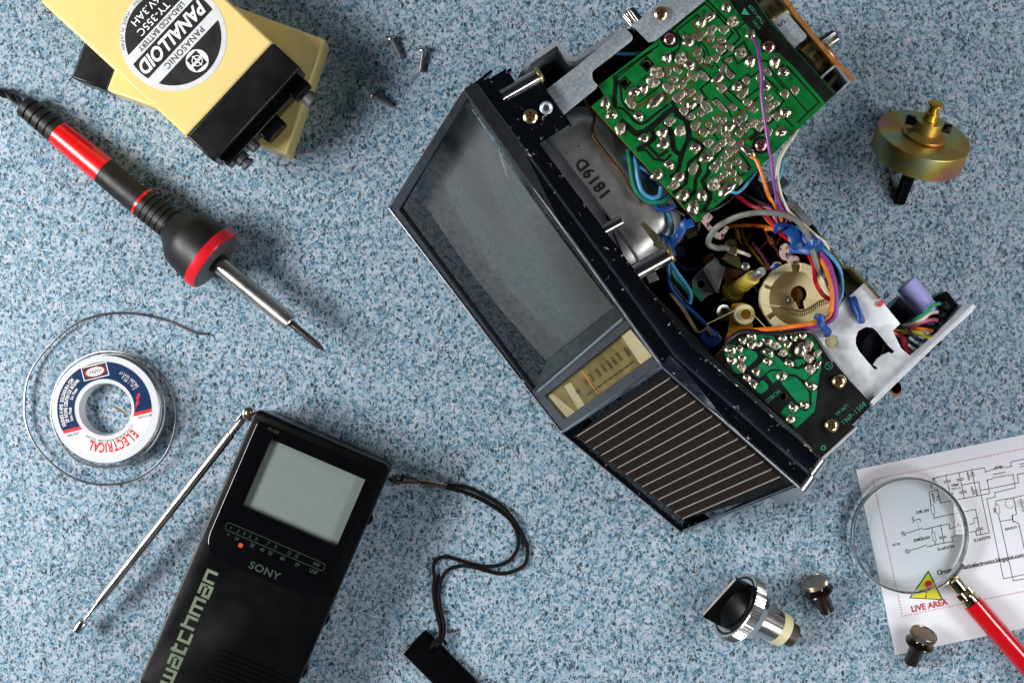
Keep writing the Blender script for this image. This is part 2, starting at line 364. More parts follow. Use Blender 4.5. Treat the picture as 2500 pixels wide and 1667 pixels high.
# ------------------------------------------------------------------ countertop
def counter_mat():
    m = bpy.data.materials.new('terrazzo_counter'); m.use_nodes = True
    nt = m.node_tree; N = nt.nodes; L = nt.links; b = N['Principled BSDF']
    tc = N.new('ShaderNodeTexCoord')
    nz = N.new('ShaderNodeTexNoise'); nz.inputs['Scale'].default_value = 260; nz.inputs['Detail'].default_value = 3; L.new(tc.outputs['Object'], nz.inputs[0])
    sb = N.new('ShaderNodeVectorMath'); sb.operation = 'SUBTRACT'; L.new(nz.outputs['Color'], sb.inputs[0]); sb.inputs[1].default_value = (0.5, 0.5, 0.5)
    sc = N.new('ShaderNodeVectorMath'); sc.operation = 'SCALE'; L.new(sb.outputs[0], sc.inputs[0]); sc.inputs['Scale'].default_value = 0.0022
    ad = N.new('ShaderNodeVectorMath'); L.new(tc.outputs['Object'], ad.inputs[0]); L.new(sc.outputs[0], ad.inputs[1])
    def ramp(src, stops):
        cr = N.new('ShaderNodeValToRGB'); L.new(src, cr.inputs[0]); e = cr.color_ramp.elements
        e[0].position = stops[0][0]; e[0].color = lin(stops[0][1]); e[1].position = stops[-1][0]; e[1].color = lin(stops[-1][1])
        for p, c in stops[1:-1]: q = e.new(p); q.color = lin(c)
        return cr.outputs[0]
    nb = N.new('ShaderNodeTexNoise'); nb.inputs['Scale'].default_value = 420; nb.inputs['Detail'].default_value = 6; L.new(tc.outputs['Object'], nb.inputs[0])
    cur = ramp(nb.outputs[0], [(0.32, '8fa4b5'), (0.45, '9fb0bf'), (0.56, 'aab5c4'), (0.7, 'b9bfca')])
    def layer(cur, scale, thr, stops, gap, mixf, off, sx=1.0, rot=0.0):
        mp = N.new('ShaderNodeMapping'); mp.inputs['Location'].default_value = (off, off*1.7, 0.0); mp.inputs['Scale'].default_value = (sx, 1, 0.0001); mp.inputs['Rotation'].default_value = (0, 0, rot)
        L.new(ad.outputs[0], mp.inputs[0])
        v = N.new('ShaderNodeTexVoronoi'); v.feature = 'F1'; v.voronoi_dimensions = '2D'; v.inputs['Scale'].default_value = scale; L.new(mp.outputs[0], v.inputs['Vector'])
        d = N.new('ShaderNodeTexVoronoi'); d.feature = 'DISTANCE_TO_EDGE'; d.voronoi_dimensions = '2D'; d.inputs['Scale'].default_value = scale; L.new(mp.outputs[0], d.inputs['Vector'])
        sp = N.new('ShaderNodeSeparateColor'); L.new(v.outputs['Color'], sp.inputs[0])
        g = N.new('ShaderNodeMath'); g.operation = 'GREATER_THAN'; L.new(sp.outputs[0], g.inputs[0]); g.inputs[1].default_value = thr
        # each chip shrinks by its own amount
        gm = N.new('ShaderNodeMath'); gm.operation = 'MULTIPLY_ADD'; L.new(sp.outputs[2], gm.inputs[0]); gm.inputs[1].default_value = gap*2.2; gm.inputs[2].default_value = gap*0.4
        df = N.new('ShaderNodeMath'); df.operation = 'SUBTRACT'; L.new(d.outputs[0], df.inputs[0]); L.new(gm.outputs[0], df.inputs[1])
        ed = N.new('ShaderNodeMapRange'); L.new(df.outputs[0], ed.inputs[0]); ed.inputs[1].default_value = -0.01; ed.inputs[2].default_value = 0.035
        mu = N.new('ShaderNodeMath'); mu.operation = 'MULTIPLY'; L.new(g.outputs[0], mu.inputs[0]); L.new(ed.outputs[0], mu.inputs[1])
        m2 = N.new('ShaderNodeMath'); m2.operation = 'MULTIPLY'; L.new(mu.outputs[0], m2.inputs[0]); m2.inputs[1].default_value = mixf
        mx = N.new('ShaderNodeMix'); mx.data_type = 'RGBA'; L.new(m2.outputs[0], mx.inputs[0]); L.new(cur, mx.inputs[6]); L.new(ramp(sp.outputs[1], stops), mx.inputs[7])
        return mx.outputs[2]
    blues = [(0.0, '6290aa'), (0.3, '7f9fb0'), (0.55, '94aab3'), (0.8, '7096a9'), (1.0, '4c819b')]
    deep = [(0.0, '2f6789'), (0.35, '457a94'), (0.6, '476a74'), (0.8, '637e84'), (1.0, '3d5f70')]
    dark = [(0.0, '22393f'), (0.4, '28393e'), (0.7, '323c3e'), (1.0, '20292d')]
    cur = layer(cur, 440, 0.55, blues, 0.05, 0.66, 0.11, 1.0)
    cur = layer(cur, 640, 0.58, blues, 0.05, 0.64, 0.37, 1.25, 0.6)
    cur = layer(cur, 510, 0.775, deep, 0.06, 0.82, 0.53, 1.2, 1.9)
    cur = layer(cur, 800, 0.78, deep, 0.06, 0.74, 0.71, 1.0)
    cur = layer(cur, 530, 0.89, dark, 0.09, 0.9, 0.93, 1.45, 2.5)
    cur = layer(cur, 880, 0.865, dark, 0.08, 0.8, 0.21, 1.3, 0.9)
    cur = layer(cur, 1300, 0.86, dark, 0.08, 0.75, 0.43, 1.2, 0.3)
    L.new(cur, b.inputs['Base Color']); b.inputs['Roughness'].default_value = 0.45; b.inputs['Specular IOR Level'].default_value = 0.25
    return m
M['counter'] = counter_mat()
mb = MB(); mb.box((0, 0, -0.015), (0.7, 0, 0), (0, 0.55, 0), (0, 0, 0.015))
c = mb.build('countertop', M['counter'], smooth=0); c['kind'] = 'structure'

# ------------------------------------------------------------------ batteries
def battery(A, B, C, D, seam_px, z0, z1, label, full):
    """A,B: black end corners, C,D yellow far corners (photo px on the top face at z1); seam_px: length of the black cap"""
    A, B, C, D = [P(*q, z1) for q in (A, B, C, D)]
    t = thing('rechargeable_battery', ((A+C)/2).xy.to_3d()+Vector((0, 0, z0/1000)), label, 'battery', 'stacked yellow batteries')
    lx = (D-A).normalized(); ly = (B-A).normalized(); cap = lx*seam_px*S*(H-z1/1000)/H
    dz = Vector((0, 0, -(z1-z0)/1000))
    m = MB(); m.prism([A+cap, B+cap, C, D], dz); m.build('case', M['yellow_case'], t, bevel=1.2)
    e = ly*0.0003-Vector((0, 0, 0.0))
    m = MB(); m.prism([A-e*0, B, B+cap-lx*0.0001, A+cap-lx*0.0001], dz); m.build('end_cap', M['black_case'], t, bevel=0.9)
    if full:
        zc = (z0+z1)/2000
        def at(fy, out, z): 
            p = A+ly*(B-A).length*fy-lx*out; p.z = z; return p
        # ledge under the cap, contact block, two terminals
        m = MB(); c = at(0.5, 0.0022, zc-0.004); m.box(c, lx*0.0023, ly*0.0270, Vector((0, 0, 0.0060))); m.build('ledge', M['black_case'], t, bevel=0.5)
        m = MB(); c = at(0.50, 0.0070, zc-0.003); m.box(c, lx*0.0036, ly*0.0062, Vector((0, 0, 0.0045))); m.build('connector_block', M['black_plastic'], t, bevel=0.9)
        m = MB(); c = at(0.875, 0.0040, zc-0.001); m.box(c, lx*0.0030, ly*0.0050, Vector((0, 0, 0.005))); m.build('terminal_socket', M['black_plastic'], t, bevel=0.7)
        m = MB(); m.lathe([(0, 0.0030), (0.0035, 0.0030), (0.0035, 0.0036), (0.0075, 0.0036), (0.0080, 0.0031), (0.0080, 0.0016), (0.006, 0.0014)], at(0.875, 0.005, zc-0.002), -lx, 24); m.build('terminal', M['dark_grey'], t)
        m = MB(); m.lathe([(0, 0.0036), (0.004, 0.0036), (0.004, 0.0026), (0.0055, 0.0026), (0.0055, 0.0034), (0.007, 0.0034)], at(0.16, 0.0035, zc-0.003), -lx, 20)
        m.build('terminal_screw', M['dark_grey'], t)
        m = MB(); m.lathe([(0, 0.0028), (0.0045, 0.0028), (0.005, 0.0022)], at(0.30, 0.0035, zc-0.001), -lx, 20); m.build('terminal_screw', M['dark_grey'], t)
    return t, lx, ly
b1, _, _ = battery((173, 190), (278, -92), (794.6, 96.4), (700, 378.6), 92, 0, 22, 'yellow battery lying flat on the counter, underneath the labelled one', False)
b2, lx, ly = battery((521, 395), (734, 166), (310, -226), (97, 3), 91, 22.1, 44, 'yellow battery with a round black and silver label, on top of the other', True)
# disc label on the upper battery
zl = 44.03
def LB(X, Y, dz=0.0):   # label frame in px
    return P(423+X*-0.68+Y*0.73, 92+X*0.73+Y*0.68, zl)+Vector((0, 0, dz))
lex = (LB(1, 0)-LB(0, 0)).normalized(); k = (LB(1, 0)-LB(0, 0)).length
UP = Vector((0, 0, 1))
m = MB(); m.prism([LB(*q) for q in circ(0, 0, 131, 72)], (0, 0, 0.00012)); lab = m.build('round_label', M['silver_label'], b2)
def seg(y0, y1, R):
    a0 = math.asin(max(-1, min(1, y0/R))); a1 = math.asin(max(-1, min(1, y1/R))); n = 20
    r = [(R*math.cos(a0+(a1-a0)*i/n), R*math.sin(a0+(a1-a0)*i/n)) for i in range(n+1)]
    l = [(-x, y) for x, y in reversed(r)]
    return r+l
m = MB()
for y0, y1 in ((51, 117.9), (-27, 24), (-117.9, -50)):
    m.flat([LB(x, y, 0.00016) for x, y in seg(y0, y1, 118)])
m.m = 1
m.disc(LB(2, 82, 0.0002), lex*28*k, UP.cross(lex)*28*k, 40)
m.m = 0
m.flat([LB(2+x, 82+y, 0.00024) for x, y in ((-17, -20), (17, -20), (20, 17), (-14, 21))])
m.m = 1
m.disc(LB(2, 82, 0.00028), lex*13.5*k, UP.cross(lex)*13.5*k, 32)
m.m = 0
m.disc(LB(2, 82, 0.00031), lex*11.5*k, UP.cross(lex)*11.5*k, 32)
m.m = 1
m.flat([LB(2+x, 82+y, 0.00034) for x, y in ((-26, -3), (26, -3), (26, 4), (-26, 4))])
m.flat([LB(2+x, 82+y, 0.00033) for x, y in ((-1.5, -16), (1.5, -16), (1.5, 16), (-1.5, 16))])
m.m = 0
m.text('Panasonic', LB(2, 82.6, 0.00037), lex, 5*k, xs=0.85)
m.text('PANASONIC', LB(0, 37.5, 0.0002), lex, 15*k, xs=1.02, bold=0.012, space=1.12)
m.text('LEAD-ACID BATTERY', LB(0, -38.5, 0.0002), lex, 13.5*k, xs=0.80, bold=0.02, space=1.08)
m.arctext('MATSUSHITA ELECTRIC', LB(0, 0, 0.0002), lex, UP, 124.5*k, math.radians(-112), 7.5*k, outward=False, xs=0.9)
m.arctext('MADE IN JAPAN', LB(0, 0, 0.0002), lex, UP, 124.5*k, math.radians(-55), 8*k, outward=False, xs=1.0, track=1.1)
m.m = 1
m.text('PANALLOID', LB(0, -1.5, 0.0002), lex, 33*k, xs=0.86, bold=0.03, shear=0.28)
m.text('TY-355C', LB(0, -66, 0.0002), lex, 18*k, xs=1.05, bold=0.005, space=1.05)
m.text('6V.3AH', LB(0, -93, 0.0002), lex, 18*k, xs=1.05, bold=0.005, space=1.05)
m.build('print', [M['label_black'], M['white_print']], lab, smooth=0, recalc=False)

# ------------------------------------------------------------------ soldering iron
T0 = P(57, 256, 7); T1 = P(793.7, 857, 21)
ax = (T1-T0).normalized(); K = (T1-T0).length/950
iron = thing('soldering_iron', P(425, 556, 0), 'soldering iron with black and red handle, steel barrel and pointed tip', 'soldering iron')
def seg_l(prof, name, mt, n=48, **kw):
    m = MB(); m.lathe([(h*K, r*K) for h, r in prof], T0, ax, n); return m.build(name, mt, iron, **kw)
prof = [(0, 14), (1, 22), (4, 26)]
h = 4
for i in range(5):
    prof += [(h+1, 27+i*0.6), (h+17, 28+i*0.6), (h+18.5, 23+i*0.8), (h+21.5, 23+i*0.8)]; h += 22
prof += [(h+0.5, 30), (109.5, 30)]
seg_l(prof, 'strain_relief', M['rubber'])
seg_l([(110, 30), (110.3, 31), (180, 33), (259.5, 35)], 'red_sleeve', M['red_plastic'])
grip = [(260, 35), (310, 36), (376, 36.5)]
g2 = [(384, 36.5)]
h = 386
for i in range(5):
    g2 += [(h, 37), (h+12, 37), (h+13, 34), (h+15.5, 34)]; h += 16
g2 += [(h+1, 37), (472, 40), (484, 48), (497, 60), (509, 68.5), (522, 73.5), (545, 77), (583, 81)]
seg_l(grip, 'grip', M['rubber']); seg_l(g2, 'hand_guard', M['rubber'])
seg_l([(376.2, 36.6), (376.5, 38), (383.5, 38), (383.8, 36.6)], 'grip_band', M['red_plastic'])
seg_l([(583.2, 81), (584, 83.5), (603, 82.5), (609, 79), (610, 76)], 'guard_ring', M['red_ring'])
seg_l([(607, 76), (611, 75.5), (612, 72), (612, 10)], 'guard_face', M['dark_grey'])
seg_l([(612.2, 27), (622, 26), (626, 22)], 'collar', M['rubber'])
seg_l([(614, 20.5), (828, 21.5), (842, 21.5), (844, 20), (844, 6)], 'barrel', M['chrome_soft'])
seg_l([(843, 8.5), (918, 8), (934, 6), (950, 0.6)], 'tip', M['tip_dark'], n=20)
m = MB(); sd = ax.cross(UP).normalized()
m.lathe([(0, 4*K), (5*K, 4*K), (6*K, 3*K)], T0+ax*832*K+sd*19*K+UP*6*K, sd, 16); m.build('clamp_screw', M['chrome_dull'], iron)
# mould seam and worn gold print
m = MB(); sdn = (-sd)
vseam = (UP*0.93+(-ax.cross(UP).normalized())*0.0).normalized()
m = MB()
nrm = (UP-ax*UP.dot(ax)).normalized(); side = ax.cross(nrm)
for i, w in enumerate((9, 6, 11, 5, 8, 12)):
    hh = 292+i*13; th = math.radians(40); d = nrm*math.cos(th)-side*math.sin(th)*-1
    # letters' remains on the far flank
    pc = T0+ax*hh*K+(nrm*math.cos(1.2)-side*math.sin(1.2))*(36.8*K)
    nn = (nrm*math.cos(1.2)-side*math.sin(1.2)); ey = ax.cross(nn)
    m.flat([pc+ax*(-3*K)+ey*w*.5*K, pc+ax*(2*K)+ey*w*.5*K, pc+ax*(4*K)-ey*w*.5*K, pc+ax*(-1*K)-ey*w*.5*K])
m.build('handle_print', M['bronze'], iron, smooth=0)
# mains cord: two twisted conductors
path = smoothpts([P(-260, 120, 3), P(-150, 190, 3), P(-60, 214, 3), P(0, 225, 3), P(30, 236, 5), P(62, 258, 7.3)], 8)
for ph in (0, math.pi):
    pts = []
    for i, p in enumerate(path):
        d = (path[min(i+1, len(path)-1)]-path[max(i-1, 0)]).normalized(); a = (UP-d*UP.dot(d)).normalized(); b = d.cross(a)
        t = i*0.42+ph; pts.append(p+(a*math.cos(t)+b*math.sin(t))*0.00125)
    MB().tube(pts, 0.00125, 8).build('power_cord', M['wire_black'], iron)

# ------------------------------------------------------------------ solder spool
ZS = 9.2
spool = thing('solder_spool', P(257, 999, 0), 'white spool of solder wire with blue, white and red ring label', 'solder spool')
cz = P(257, 999, ZS); cz0 = Vector((cz.x, cz.y, 0)); ks = (P(258, 999, ZS)-cz).length
def ring_prof(zs, rs): return [(z/1000, r*ks) for z, r in zip(zs, rs)]
m = MB(); m.lathe(ring_prof((8.2, 8.9, 9.2, 9.2, 8.6, 0.8, 0.8, 8.2), (131, 131.5, 130.5, 64.5, 63.5, 60, 128, 128)), cz0, UP, 96, caps=False)
m.build('flange', M['white_plastic'], spool)
m = MB(); m.lathe(ring_prof((0.1, 0.1, 1.3, 1.3), (60, 131, 131, 100)), cz0, UP, 96, caps=False); m.build('flange', M['white_plastic'], spool)
m = MB()
for lv in range(5):
    for rr in (118, 124, 129):
        z = 2.0+lv*1.4; ph = random.random()*6
        m.tube([cz0+Vector((math.cos(t), math.sin(t), 0))*(rr*ks+0.0001*math.sin(3*t+ph))+UP*(z/1000) for t in [2*math.pi*i/60 for i in range(61)]], 0.00072, 6, caps=False)
m.build('wound_solder', M['solder_wire'], spool)
rot = math.radians(180+14)
e0 = Vector((math.cos(rot), math.sin(rot), 0)); e1 = UP.cross(e0)
cl = cz+UP*0.00003+Vector((-2*ks, 1*ks, 0))
def LP(x, y, dz=0.0): return cl+e0*x*ks+e1*y*ks+UP*dz
m = MB()
m.m = 0; m.lathe([(0, 72*ks), (0.00005, 72.3*ks), (0.00005, 115.7*ks), (0, 116*ks)], cl, UP, 96, caps=False)
# the dividing line lies 28 px above the centre in the label's own frame
# red ELECTRICAL field is white: it is the part above the line (tops outward)
lab = None
d = 28
def band(y0, R0, R1, top):
    a0 = math.asin(y0/R1); a1 = math.asin(y0/R0); n = 60
    if top: o = [(R1*math.cos(a0+(math.pi-2*a0)*i/n), R1*math.sin(a0+(math.pi-2*a0)*i/n)) for i in range(n+1)]; i_ = [(R0*math.cos(a1+(math.pi-2*a1)*i/n), R0*math.sin(a1+(math.pi-2*a1)*i/n)) for i in range(n+1)]
    else: o = [(R1*math.cos(a0-(math.pi+2*a0)*i/n), R1*math.sin(a0-(math.pi+2*a0)*i/n)) for i in range(n+1)]; i_ = [(R0*math.cos(a1-(math.pi+2*a1)*i/n), R0*math.sin(a1-(math.pi+2*a1)*i/n)) for i in range(n+1)]
    return o, i_
m.m = 1
o, i_ = band(d, 73, 115.5, False)
vs = [LP(x, y, 0.00009) for x, y in o]+[LP(x, y, 0.00009) for x, y in i_]; n = len(o)
m.add(vs, [[k_, k_+1, n+k_+1, n+k_] for k_ in range(n-1)])
m.m = 2
for sx in (1, -1):
    m.flat([LP(sx*math.sqrt(R*R-y*y), y, 0.00011) for R, y in ((73, d-1.5), (115.5, d-1.5), (115.5, d+7), (73, d+7))])
m.arctext('ELECTRICAL', LP(0, 0, 0.00013), e0, UP, 95*ks, math.radians(91), 23*ks, xs=0.62, bold=0.03)
for q in [((-89, -8), (-80, 6), (-84, 6), (-74, 22), (-79, 20), (-69, 34), (-88, 12), (-83, 13), (-94, -4))]:
    m.flat([LP(-x*0.98, y-8, 0.00013) for x, y in q][::-1]) if False else m.flat([LP(x, y-10, 0.00013) for x, y in q])
m.m = 3
m.arctext('SILVER BEARING ROSIN CORE SOLDER', LP(0, 0, 0.00013), e0, UP, 78.5*ks, math.radians(89), 6.6*ks, xs=0.72)
m.text('.062" (1.6 mm)', LP(-92, 42, 0.00013), e0, 5.5*ks, xs=0.75)
m.text('LEAD FREE', LP(89, 42, 0.00013), e0, 6.5*ks, xs=0.7)
m.flat([LP(x, y, 0.00013) for x, y in ((-31, -110), (31, -110), (31, -78), (-31, -78))])
m.m = 4
for tx, r_, h_ in (('SOLDADURA CON', 106, 8.5), ('CENTRO DE ROSINA', 95, 8.5), ('Sin Plomo', 84, 7.5)):
    m.arctext(tx, LP(0, 0, 0.00013), e0, UP, r_*ks, math.radians(-40), h_*ks, outward=True, xs=0.62, bold=0.015)
for tx, r_, h_ in (('SOUDURE A AME', 106, 8.5), ('DE RESINE', 95, 8.5), ('Sans Plomb', 84, 7.5)):
    m.arctext(tx, LP(0, 0, 0.00013), e0, UP, r_*ks, math.radians(-5), h_*ks, outward=True, xs=0.56, bold=0.015)
m.arctext('SRC300 354117', LP(0, 0, 0.00013), e0, UP, 97*ks, math.radians(-144), 7.5*ks, outward=False, xs=0.65)
m.arctext('3 oz. / 85 g', LP(0, 0, 0.00013), e0, UP, 87*ks, math.radians(-147), 7.5*ks, outward=False, xs=0.65)
m.text('A LINCOLN ELECTRIC COMPANY', LP(0, -113, 0.00013), e0, 3.6*ks, xs=0.66)
m.ribbon([LP(x, y, 0.00016) for x, y in ((-31, -110), (31, -110), (31, -78), (-31, -78))], 1.6*ks, closed=True)
m.disc(LP(0, -94, 0.00017), e0*25*ks, e1*12*ks, 40)
m.m = 2; m.disc(LP(0, -94, 0.00019), e0*25*ks, e1*12*ks, 40, r0=0.86)
m.m = 3; m.text('HARRIS', LP(0, -94, 0.00021), e0, 9*ks, xs=0.78, bold=0.02)
m.build('ring_label', [M['white_label'], M['blue_label'], M['red_print'], M['black_print'], M['white_print']], spool, smooth=0, recalc=False)
# loose coils of solder wire
o3 = (0, 740); s3 = 3.136
cp = [(1580, 235, 1), (1500, 228, 1), (1380, 175, 1), (1250, 125, 1), (1100, 90, 1.5), (960, 75, 2), (820, 83, 2.5), (680, 115, 3), (560, 170, 3), (440, 265, 3), (340, 370, 3), (260, 480, 3.5), (210, 590, 4), (190, 720, 4), (190, 850, 4), (215, 970, 4), (270, 1080, 4), (350, 1180, 4), (450, 1270, 4.5), (560, 1335, 5), (680, 1375, 5), (800, 1388, 5), (930, 1378, 5), (1060, 1335, 5), (1180, 1255, 5.5), (1270, 1150, 6), (1325, 1020, 7), (1348, 880, 8), (1335, 740, 9), (1280, 600, 10), (1190, 500, 10), (1080, 425, 10), (960, 385, 9.5), (850, 370, 8), (740, 380, 6.5), (620, 425, 5), (520, 500, 4), (440, 610, 3.5), (400, 740, 3), (392, 860, 3), (430, 1000, 3), (500, 1120, 3), (600, 1205, 3), (720, 1245, 3.5), (830, 1253, 4), (950, 1235, 5), (1080, 1170, 6), (1180, 1070, 7), (1250, 930, 8), (1266, 800, 9), (1250, 680, 10), (1180, 555, 10.5), (1080, 465, 10.5), (960, 405, 10), (840, 392, 9), (700, 415, 8)]
MB().tube(smoothpts([U(x, y, z, o3, s3) for x, y, z in cp], 6), 0.00060, 8).build('loose_solder', M['solder_wire'], spool)
MB().tube(smoothpts([U(x, y, z, o3, s3) for x, y, z in ((845, 785, 6), (880, 795, 7), (940, 830, 8), (985, 865, 9))], 5), 0.0006, 8).build('wire_end', M['brass'], spool)

# ------------------------------------------------------------------ machine screws
def make_screw():
    t = thing('machine_screw', (0, 0, 0), '', 'screw')
    m = MB(); m.lathe([(0, 0.0012), (0, 0.0024), (0.0005, 0.0025), (0.0012, 0.0022), (0.0017, 0.0014), (0.0019, 0.0007), (0.0011, 0.0005)], (0, 0, 0), (0, 0, 1), 24)
    for a in (0, math.pi/2):
        d = Vector((math.cos(a), math.sin(a), 0)); e = Vector((-d.y, d.x, 0)); m.m = 1; m.box(Vector((0, 0, 0.00172)), d*0.0012, e*0.00022, UP*0.00022)
    m.build('head', [M['chrome_dull'], M['screw_slot']], t, local=True)
    pr = []; z = 0
    while z > -0.0098:
        pr += [(z, 0.00095), (z-0.0003, 0.00125), (z-0.0006, 0.00095)]; z -= 0.00062
    pr += [(-0.0103, 0.0006)]
    MB().lathe(pr, (0, 0, 0), (0, 0, 1), 16).build('threaded_shank', M['chrome_dull'], t, local=True)
    return t
def orient(o, c, a, roll=0.0):
    q = Vector(a).to_track_quat('Z', 'Y'); o.rotation_euler = (q @ Matrix.Rotation(roll, 3, 'Z').to_quaternion()).to_euler(); o.location = c
scr = make_screw()
for i, (h_, t_, lab_) in enumerate((((956.5, 97), (978, 141), 'small steel screw nearest the battery top corner, head up and tip down right'), ((1033, 126), (1026.6, 176), 'small steel screw standing straight up and down, beside the television'), ((912, 234), (955, 259), 'small steel screw pointing right, lowest and nearest the battery'))):
    o = scr if i == 0 else copy_tree(scr)
    a = P(*h_, 2.4); b = P(*t_, 1.3); d = (a-b).normalized(); orient(o, a+UP*0.0002, d, i)
    tag(o, lab_, 'screw', 'loose screws between battery and television')

# ------------------------------------------------------------------ pose of a solid of revolution from its ellipse
def pose(px, py, z, img, ratio):
    c = P(px, py, z); v = (CAM-c).normalized(); ix, iy = img; n = math.hypot(ix, iy); ix /= n; iy /= n
    w = Vector((ix, iy, -(ix*v.x+iy*v.y)/v.z)).normalized()
    a = (v*ratio+w*math.sqrt(1-ratio*ratio)).normalized(); return c, a, a.cross(v).normalized()

# zinc-plated drum with plunger
c, a, Mx = pose(2256.7, 330, 25, (0.32, 0.947), 0.46)
k = S*0.97
drum = thing('tuner_drum', P(2250, 400, 0), 'iridescent yellow plated metal drum with brass plunger and black splined shaft', 'metal drum')
R_ = 115*k
m = MB(); m.lathe([(-60*k, 20*k), (-60*k, R_-2.5*k), (-59*k, R_-0.8*k), (-57*k, R_), (-1.5*k, R_), (-0.4*k, R_-0.8*k), (0, R_-2.5*k), (0, 40*k)], c, a, 96); m.build('drum_body', M['zinc'], drum)
m = MB(); m.lathe([(0.1*k, 52*k), (3*k, 56*k), (8*k, 55*k), (11*k, 50*k), (14*k, 36*k), (15*k, 35*k), (42*k, 35*k), (43.5*k, 33.5*k), (43.5*k, 16*k)], c, a, 64); m.build('hub', M['zinc'], drum)
m = MB(); m.lathe([(44*k, 19*k), (62*k, 17*k), (66*k, 13*k), (82*k, 12*k), (84*k, 17*k), (87*k, 19.5*k), (90*k, 18.5*k), (92*k, 12*k)], c, a, 40); m.build('plunger', M['gold'], drum)
Ny = a.cross(Mx)
for sg in (1, -1):
    dd = (Mx*0.97+Ny*0.2*1)*sg
    dd.normalize()
    m = MB(); m.lathe([(30*k, 11*k), (53*k, 12*k), (55*k, 11*k), (55*k, 5*k), (52*k, 4*k)], c+a*31*k, dd, 20); m.build('set_screw', M['black_plastic'], drum)
m = MB(); m.lathe([(-61*k, 15*k), (-78*k, 14*k), (-80*k, 16*k), (-197*k, 15*k), (-201*k, 12*k)], c, a, 36, ripple=((2, 3), 0.9*k)); m.build('splined_shaft', M['black_plastic'], drum)

# chrome selector knob lying on its rim
c, n_, Mx = pose(1793.4, 1476, 16.5, (-0.89, 0.45), 0.5)
a = -n_; k = S*0.98
knob = thing('selector_knob', P(1850, 1500, 0), 'large chrome rotary knob with knurled rim, black bar grip and cream collar', 'knob')
g = 1/3.7935/0.866*k
m = MB(); N_ = 120
m.lathe([(6*g/1, 290*g*.866), (0, 296*g*.866), (0, 316*g*.866), (4*g, 322*g*.866), (96*g, 322*g*.866), (100*g, 314*g*.866)], c, a, N_, ripple=((3, 4), 5.0*g)); m.build('knurled_rim', M['chrome_clean'], knob)
m = MB(); m.lathe([(100*g, 300*g*.866), (120*g, 285*g*.866), (150*g, 262*g*.866), (185*g, 240*g*.866), (190*g, 175*g*.866)], c, a, 64); m.build('skirt', M['chrome_clean'], knob)
m = MB(); m.lathe([(186*g, 166*g*.866), (410*g, 158*g*.866), (412*g, 150*g*.866)], c, a, 64); m.build('barrel', M['chrome_clean'], knob)
m = MB(); m.lathe([(410*g, 158*g*.866), (415*g, 163*g*.866), (500*g, 158*g*.866), (505*g, 150*g*.866), (505*g, 100*g*.866)], c, a, 64); m.build('collar', M['cream'], knob)
m = MB(); m.lathe([(500*g, 116*g*.866), (606*g, 112*g*.866), (610*g, 104*g*.866)], c, a, 48); m.build('shaft', M['brown_shaft'], knob)
m = MB(); m.lathe([(14*g, 10*g), (12*g, 150*g*.866), (5*g, 288*g*.866), (30*g, 290*g*.866)], c, a, 64); m.build('face', M['black_plastic'], knob)
v = (CAM-c).normalized(); ma = Vector((-0.45, -0.89, 0)); Mm = Mx if Mx.dot(ma) > 0 else -Mx
A3 = n_.cross(Mm); A3 = A3 if (A3.x*0.89-A3.y*0.45) > 0 else -A3
bd = (Mm*453+A3*-246).normalized(); bt = n_.cross(bd)
bl = 258*g*.866/1.0; hgt = 181*g*.866
cc = c+n_*0
m = MB(); m.prism([cc-bd*bl-bt*20*g-a*-14*g, cc+bd*bl-bt*20*g-a*-14*g, cc+bd*bl+bt*20*g-a*-14*g, cc-bd*bl+bt*20*g-a*-14*g], n_*(hgt+14*g)); m.build('bar_grip', M['black_plastic'], knob, bevel=0.35)
m = MB(); q = cc+n_*(hgt+0.00003); m.flat([q-bd*(bl-.0006)-bt*13*g, q+bd*(bl-.0006)-bt*13*g, q+bd*(bl-.0006)+bt*13*g, q-bd*(bl-.0006)+bt*13*g]); m.build('pointer_line', M['worn_white'], knob, smooth=0)
m = MB()
pts = []
for i in range(13):
    t = math.pi*i/12; pts.append(cc+bd*math.cos(t)*225*g*.866+bt*math.sin(t)*205*g*.866*(1 if bt.dot(Vector((1, 0, 0))) > 0 else -1))
top = cc+bt*12*g*(1 if bt.dot(Vector((1, 0, 0))) > 0 else -1)+n_*90*g
m.add(pts+[top-bd*110*g, top+bd*110*g], [[i, i+1, 13 if i > 5 else 14] for i in range(12)]+[[6, 14, 13]])
m.build('grip_shoulder', M['black_plastic'], knob, smooth=60)

